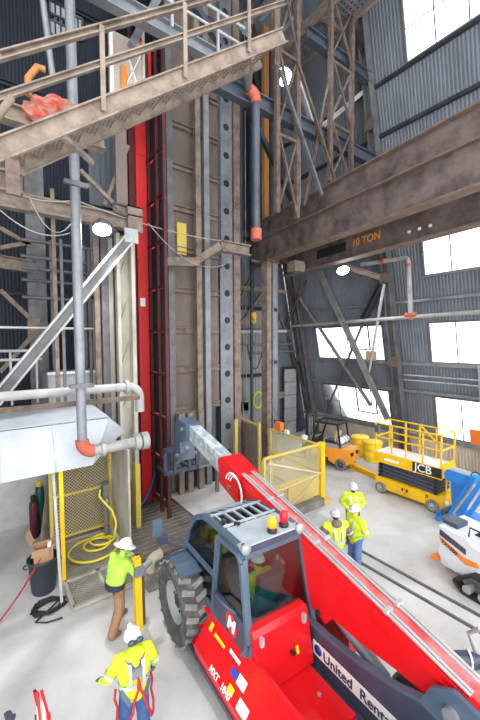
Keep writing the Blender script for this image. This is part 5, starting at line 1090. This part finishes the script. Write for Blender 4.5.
mk('lower_board', MB().b2((a.x+.1,10.72,9.84),(ony(127,150,10.7).x,10.8,a.z)), 'dust_panel', t, True)
mk('cross_brace', MB().bar((a.x+.3,10.76,a.z+.1),(b.x-.1,10.76,b.z-.3),.12,.03).bar((b.x-.1,10.76,a.z+.1),(a.x+.5,10.76,b.z-.5),.12,.03), 'white_paint', t, True); mk('corner_strip', MB().b2((b.x-.08,10.74,a.z),(b.x,10.8,b.z+.6)), 'cream', t, True); mk('corner_strip', MB().b2((a.x,10.74,a.z),(a.x+.1,10.8,b.z)), 'white_paint', t, True)
q = ony(124,78,10.7); one('orange_sign', MB().box(q,(.16,.03,.7)), 'sign_orange', 'narrow orange sign hanging on the beige hut', 'sign')
# ---------------------------------------------------------------- high-bay lamps
def lamp(name, label, p, aim, r, power):
    t = thing(name, label, 'lamp', p); d, s, u = basis(aim)
    mk('housing', MB().lathe((0,0,0), d, [(.001,-.3),(.1,-.3),(.13,-.15),(r,-.02),(r+.02,.03),(r-.03,.03)], 24), 'galv', t); mk('lens', MB().lathe((0,0,0), d, [(.001,.015),(r-.02,.015),(r-.02,.03),(.001,.04)], 24), 'lamp_lens', t); mk('yoke', MB().tube(arc((0,0,0), s*(r+.05), -d*.35, 0, 180, 8), .02, 6), 'mid_steel', t)
    L = bpy.data.lights.new(name+'_light', 'SPOT'); L.energy = power; L.spot_size = math.radians(150); L.spot_blend = .6; L.shadow_soft_size = r*.8; L.color = (.95,.98,1)
    o = bpy.data.objects.new(name+'_light', L); COL.objects.link(o); o.parent = t; o.location = d*.06; o.rotation_euler = d.to_track_quat('-Z','Y').to_euler()
lamp('high_bay_lamp', 'glowing round lamp hung under the platform beam by the standpipe', ony(102,229,10.2), (-.1,-.42,-.9), .26, 500)
lamp('high_bay_lamp', 'glowing lamp under the end of the high grated catwalk', ony(284,77,11.6), (-.5,-.75,-.5), .34, 400)
lamp('high_bay_lamp', 'glowing round lamp under the bridge crane near the wall', ony(343,270,10.9), (-.35,-.45,-.85), .3, 400)
# ---------------------------------------------------------------- front edge: red folding sign
q = onz(38, 686, 1.0); t = thing('folding_barrier', 'red-framed folding barrier with grey webbing standing on the floor', 'barrier', (q.x,q.y-.15,0), math.radians(25))
mk('frame', MB().tube([(-.12,-.3,0),(0,.05,1.0),(.0,.12,1.0),(.02,-.25,0)], .022, 8).tube([(.1,-.3,0),(.06,.05,.98)], .02, 8), 'red', t); mk('webbing', MB().prism([(-.2,-.28,.1),(.06,-.28,.1),(.05,.0,.85),(-.04,.0,.85)],(0,.015,0)), 'white_paint', t); mk('strap', MB().bar((-.18,-.28,0),(-.05,.0,.75),.05,.01), 'boot_dark', t); mk('hinge', MB().box((.07,-.06,.62),(.06,.06,.1)), 'red', t)
# box with cables on the floor at the right of the boom
q = onz(455, 652, .4); t = thing('cable_bundle', 'dark bundled hoses with white tie at the rear of the boom', 'hose bundle', (q.x,q.y,0))
mk('bundle', MB().tube([(-.35,.35,.15),(-.1,.1,.25),(.2,-.15,.25),(.5,-.4,.2)],[.05,.13,.14,.1],10), 'slate_dark', t); mk('tie', MB().tube(arc((.2,-.15,.25),(.1,.1,0),(0,0,.16),0,360,12)[:-1],.02,6,closed=True), 'white_paint', t); mk('loose_end', MB().tube([(-.35,.35,.15),(-.5,.5,.3),(-.55,.6,.7)],.015,6), 'black', t); mk('pale_hose', MB().tube([(.1,-.5,.25),(.4,-.2,.3),(.6,0,.45),(.55,-.2,.7)],.05,8), 'galv_pale', t)
q = onz(318, 522); one('floor_sheet', MB().box((q.x,q.y,.02),(.9,.6,.03)), 'white_sheet', 'pale sheet lying on the floor beside the mesh cage', 'sheet')
t = thing('pit_shade_plates', 'dark plates painting the shaded pit inside the shaft below the boom tip', 'floor plate', (7.5,14,0))  # pit shade put into dark plates laid over the floor
for i in range(3):
    for j in range(2): mk('plate', MB().b2((5.7+i*1.1,12.75+j*2.1,0),(6.78+i*1.1,14.82+j*2.1,.03)), 'plant_dark', t, True)
for k, px in enumerate((181, 190, 201)): post(px-2.5, px+2.5, 470, 0, 3.2, 'wood', 'short weathered timber post in the shaft mouth behind the boom tip', 'timber_post', 'timber posts in the shaft mouth', Y=12.45)
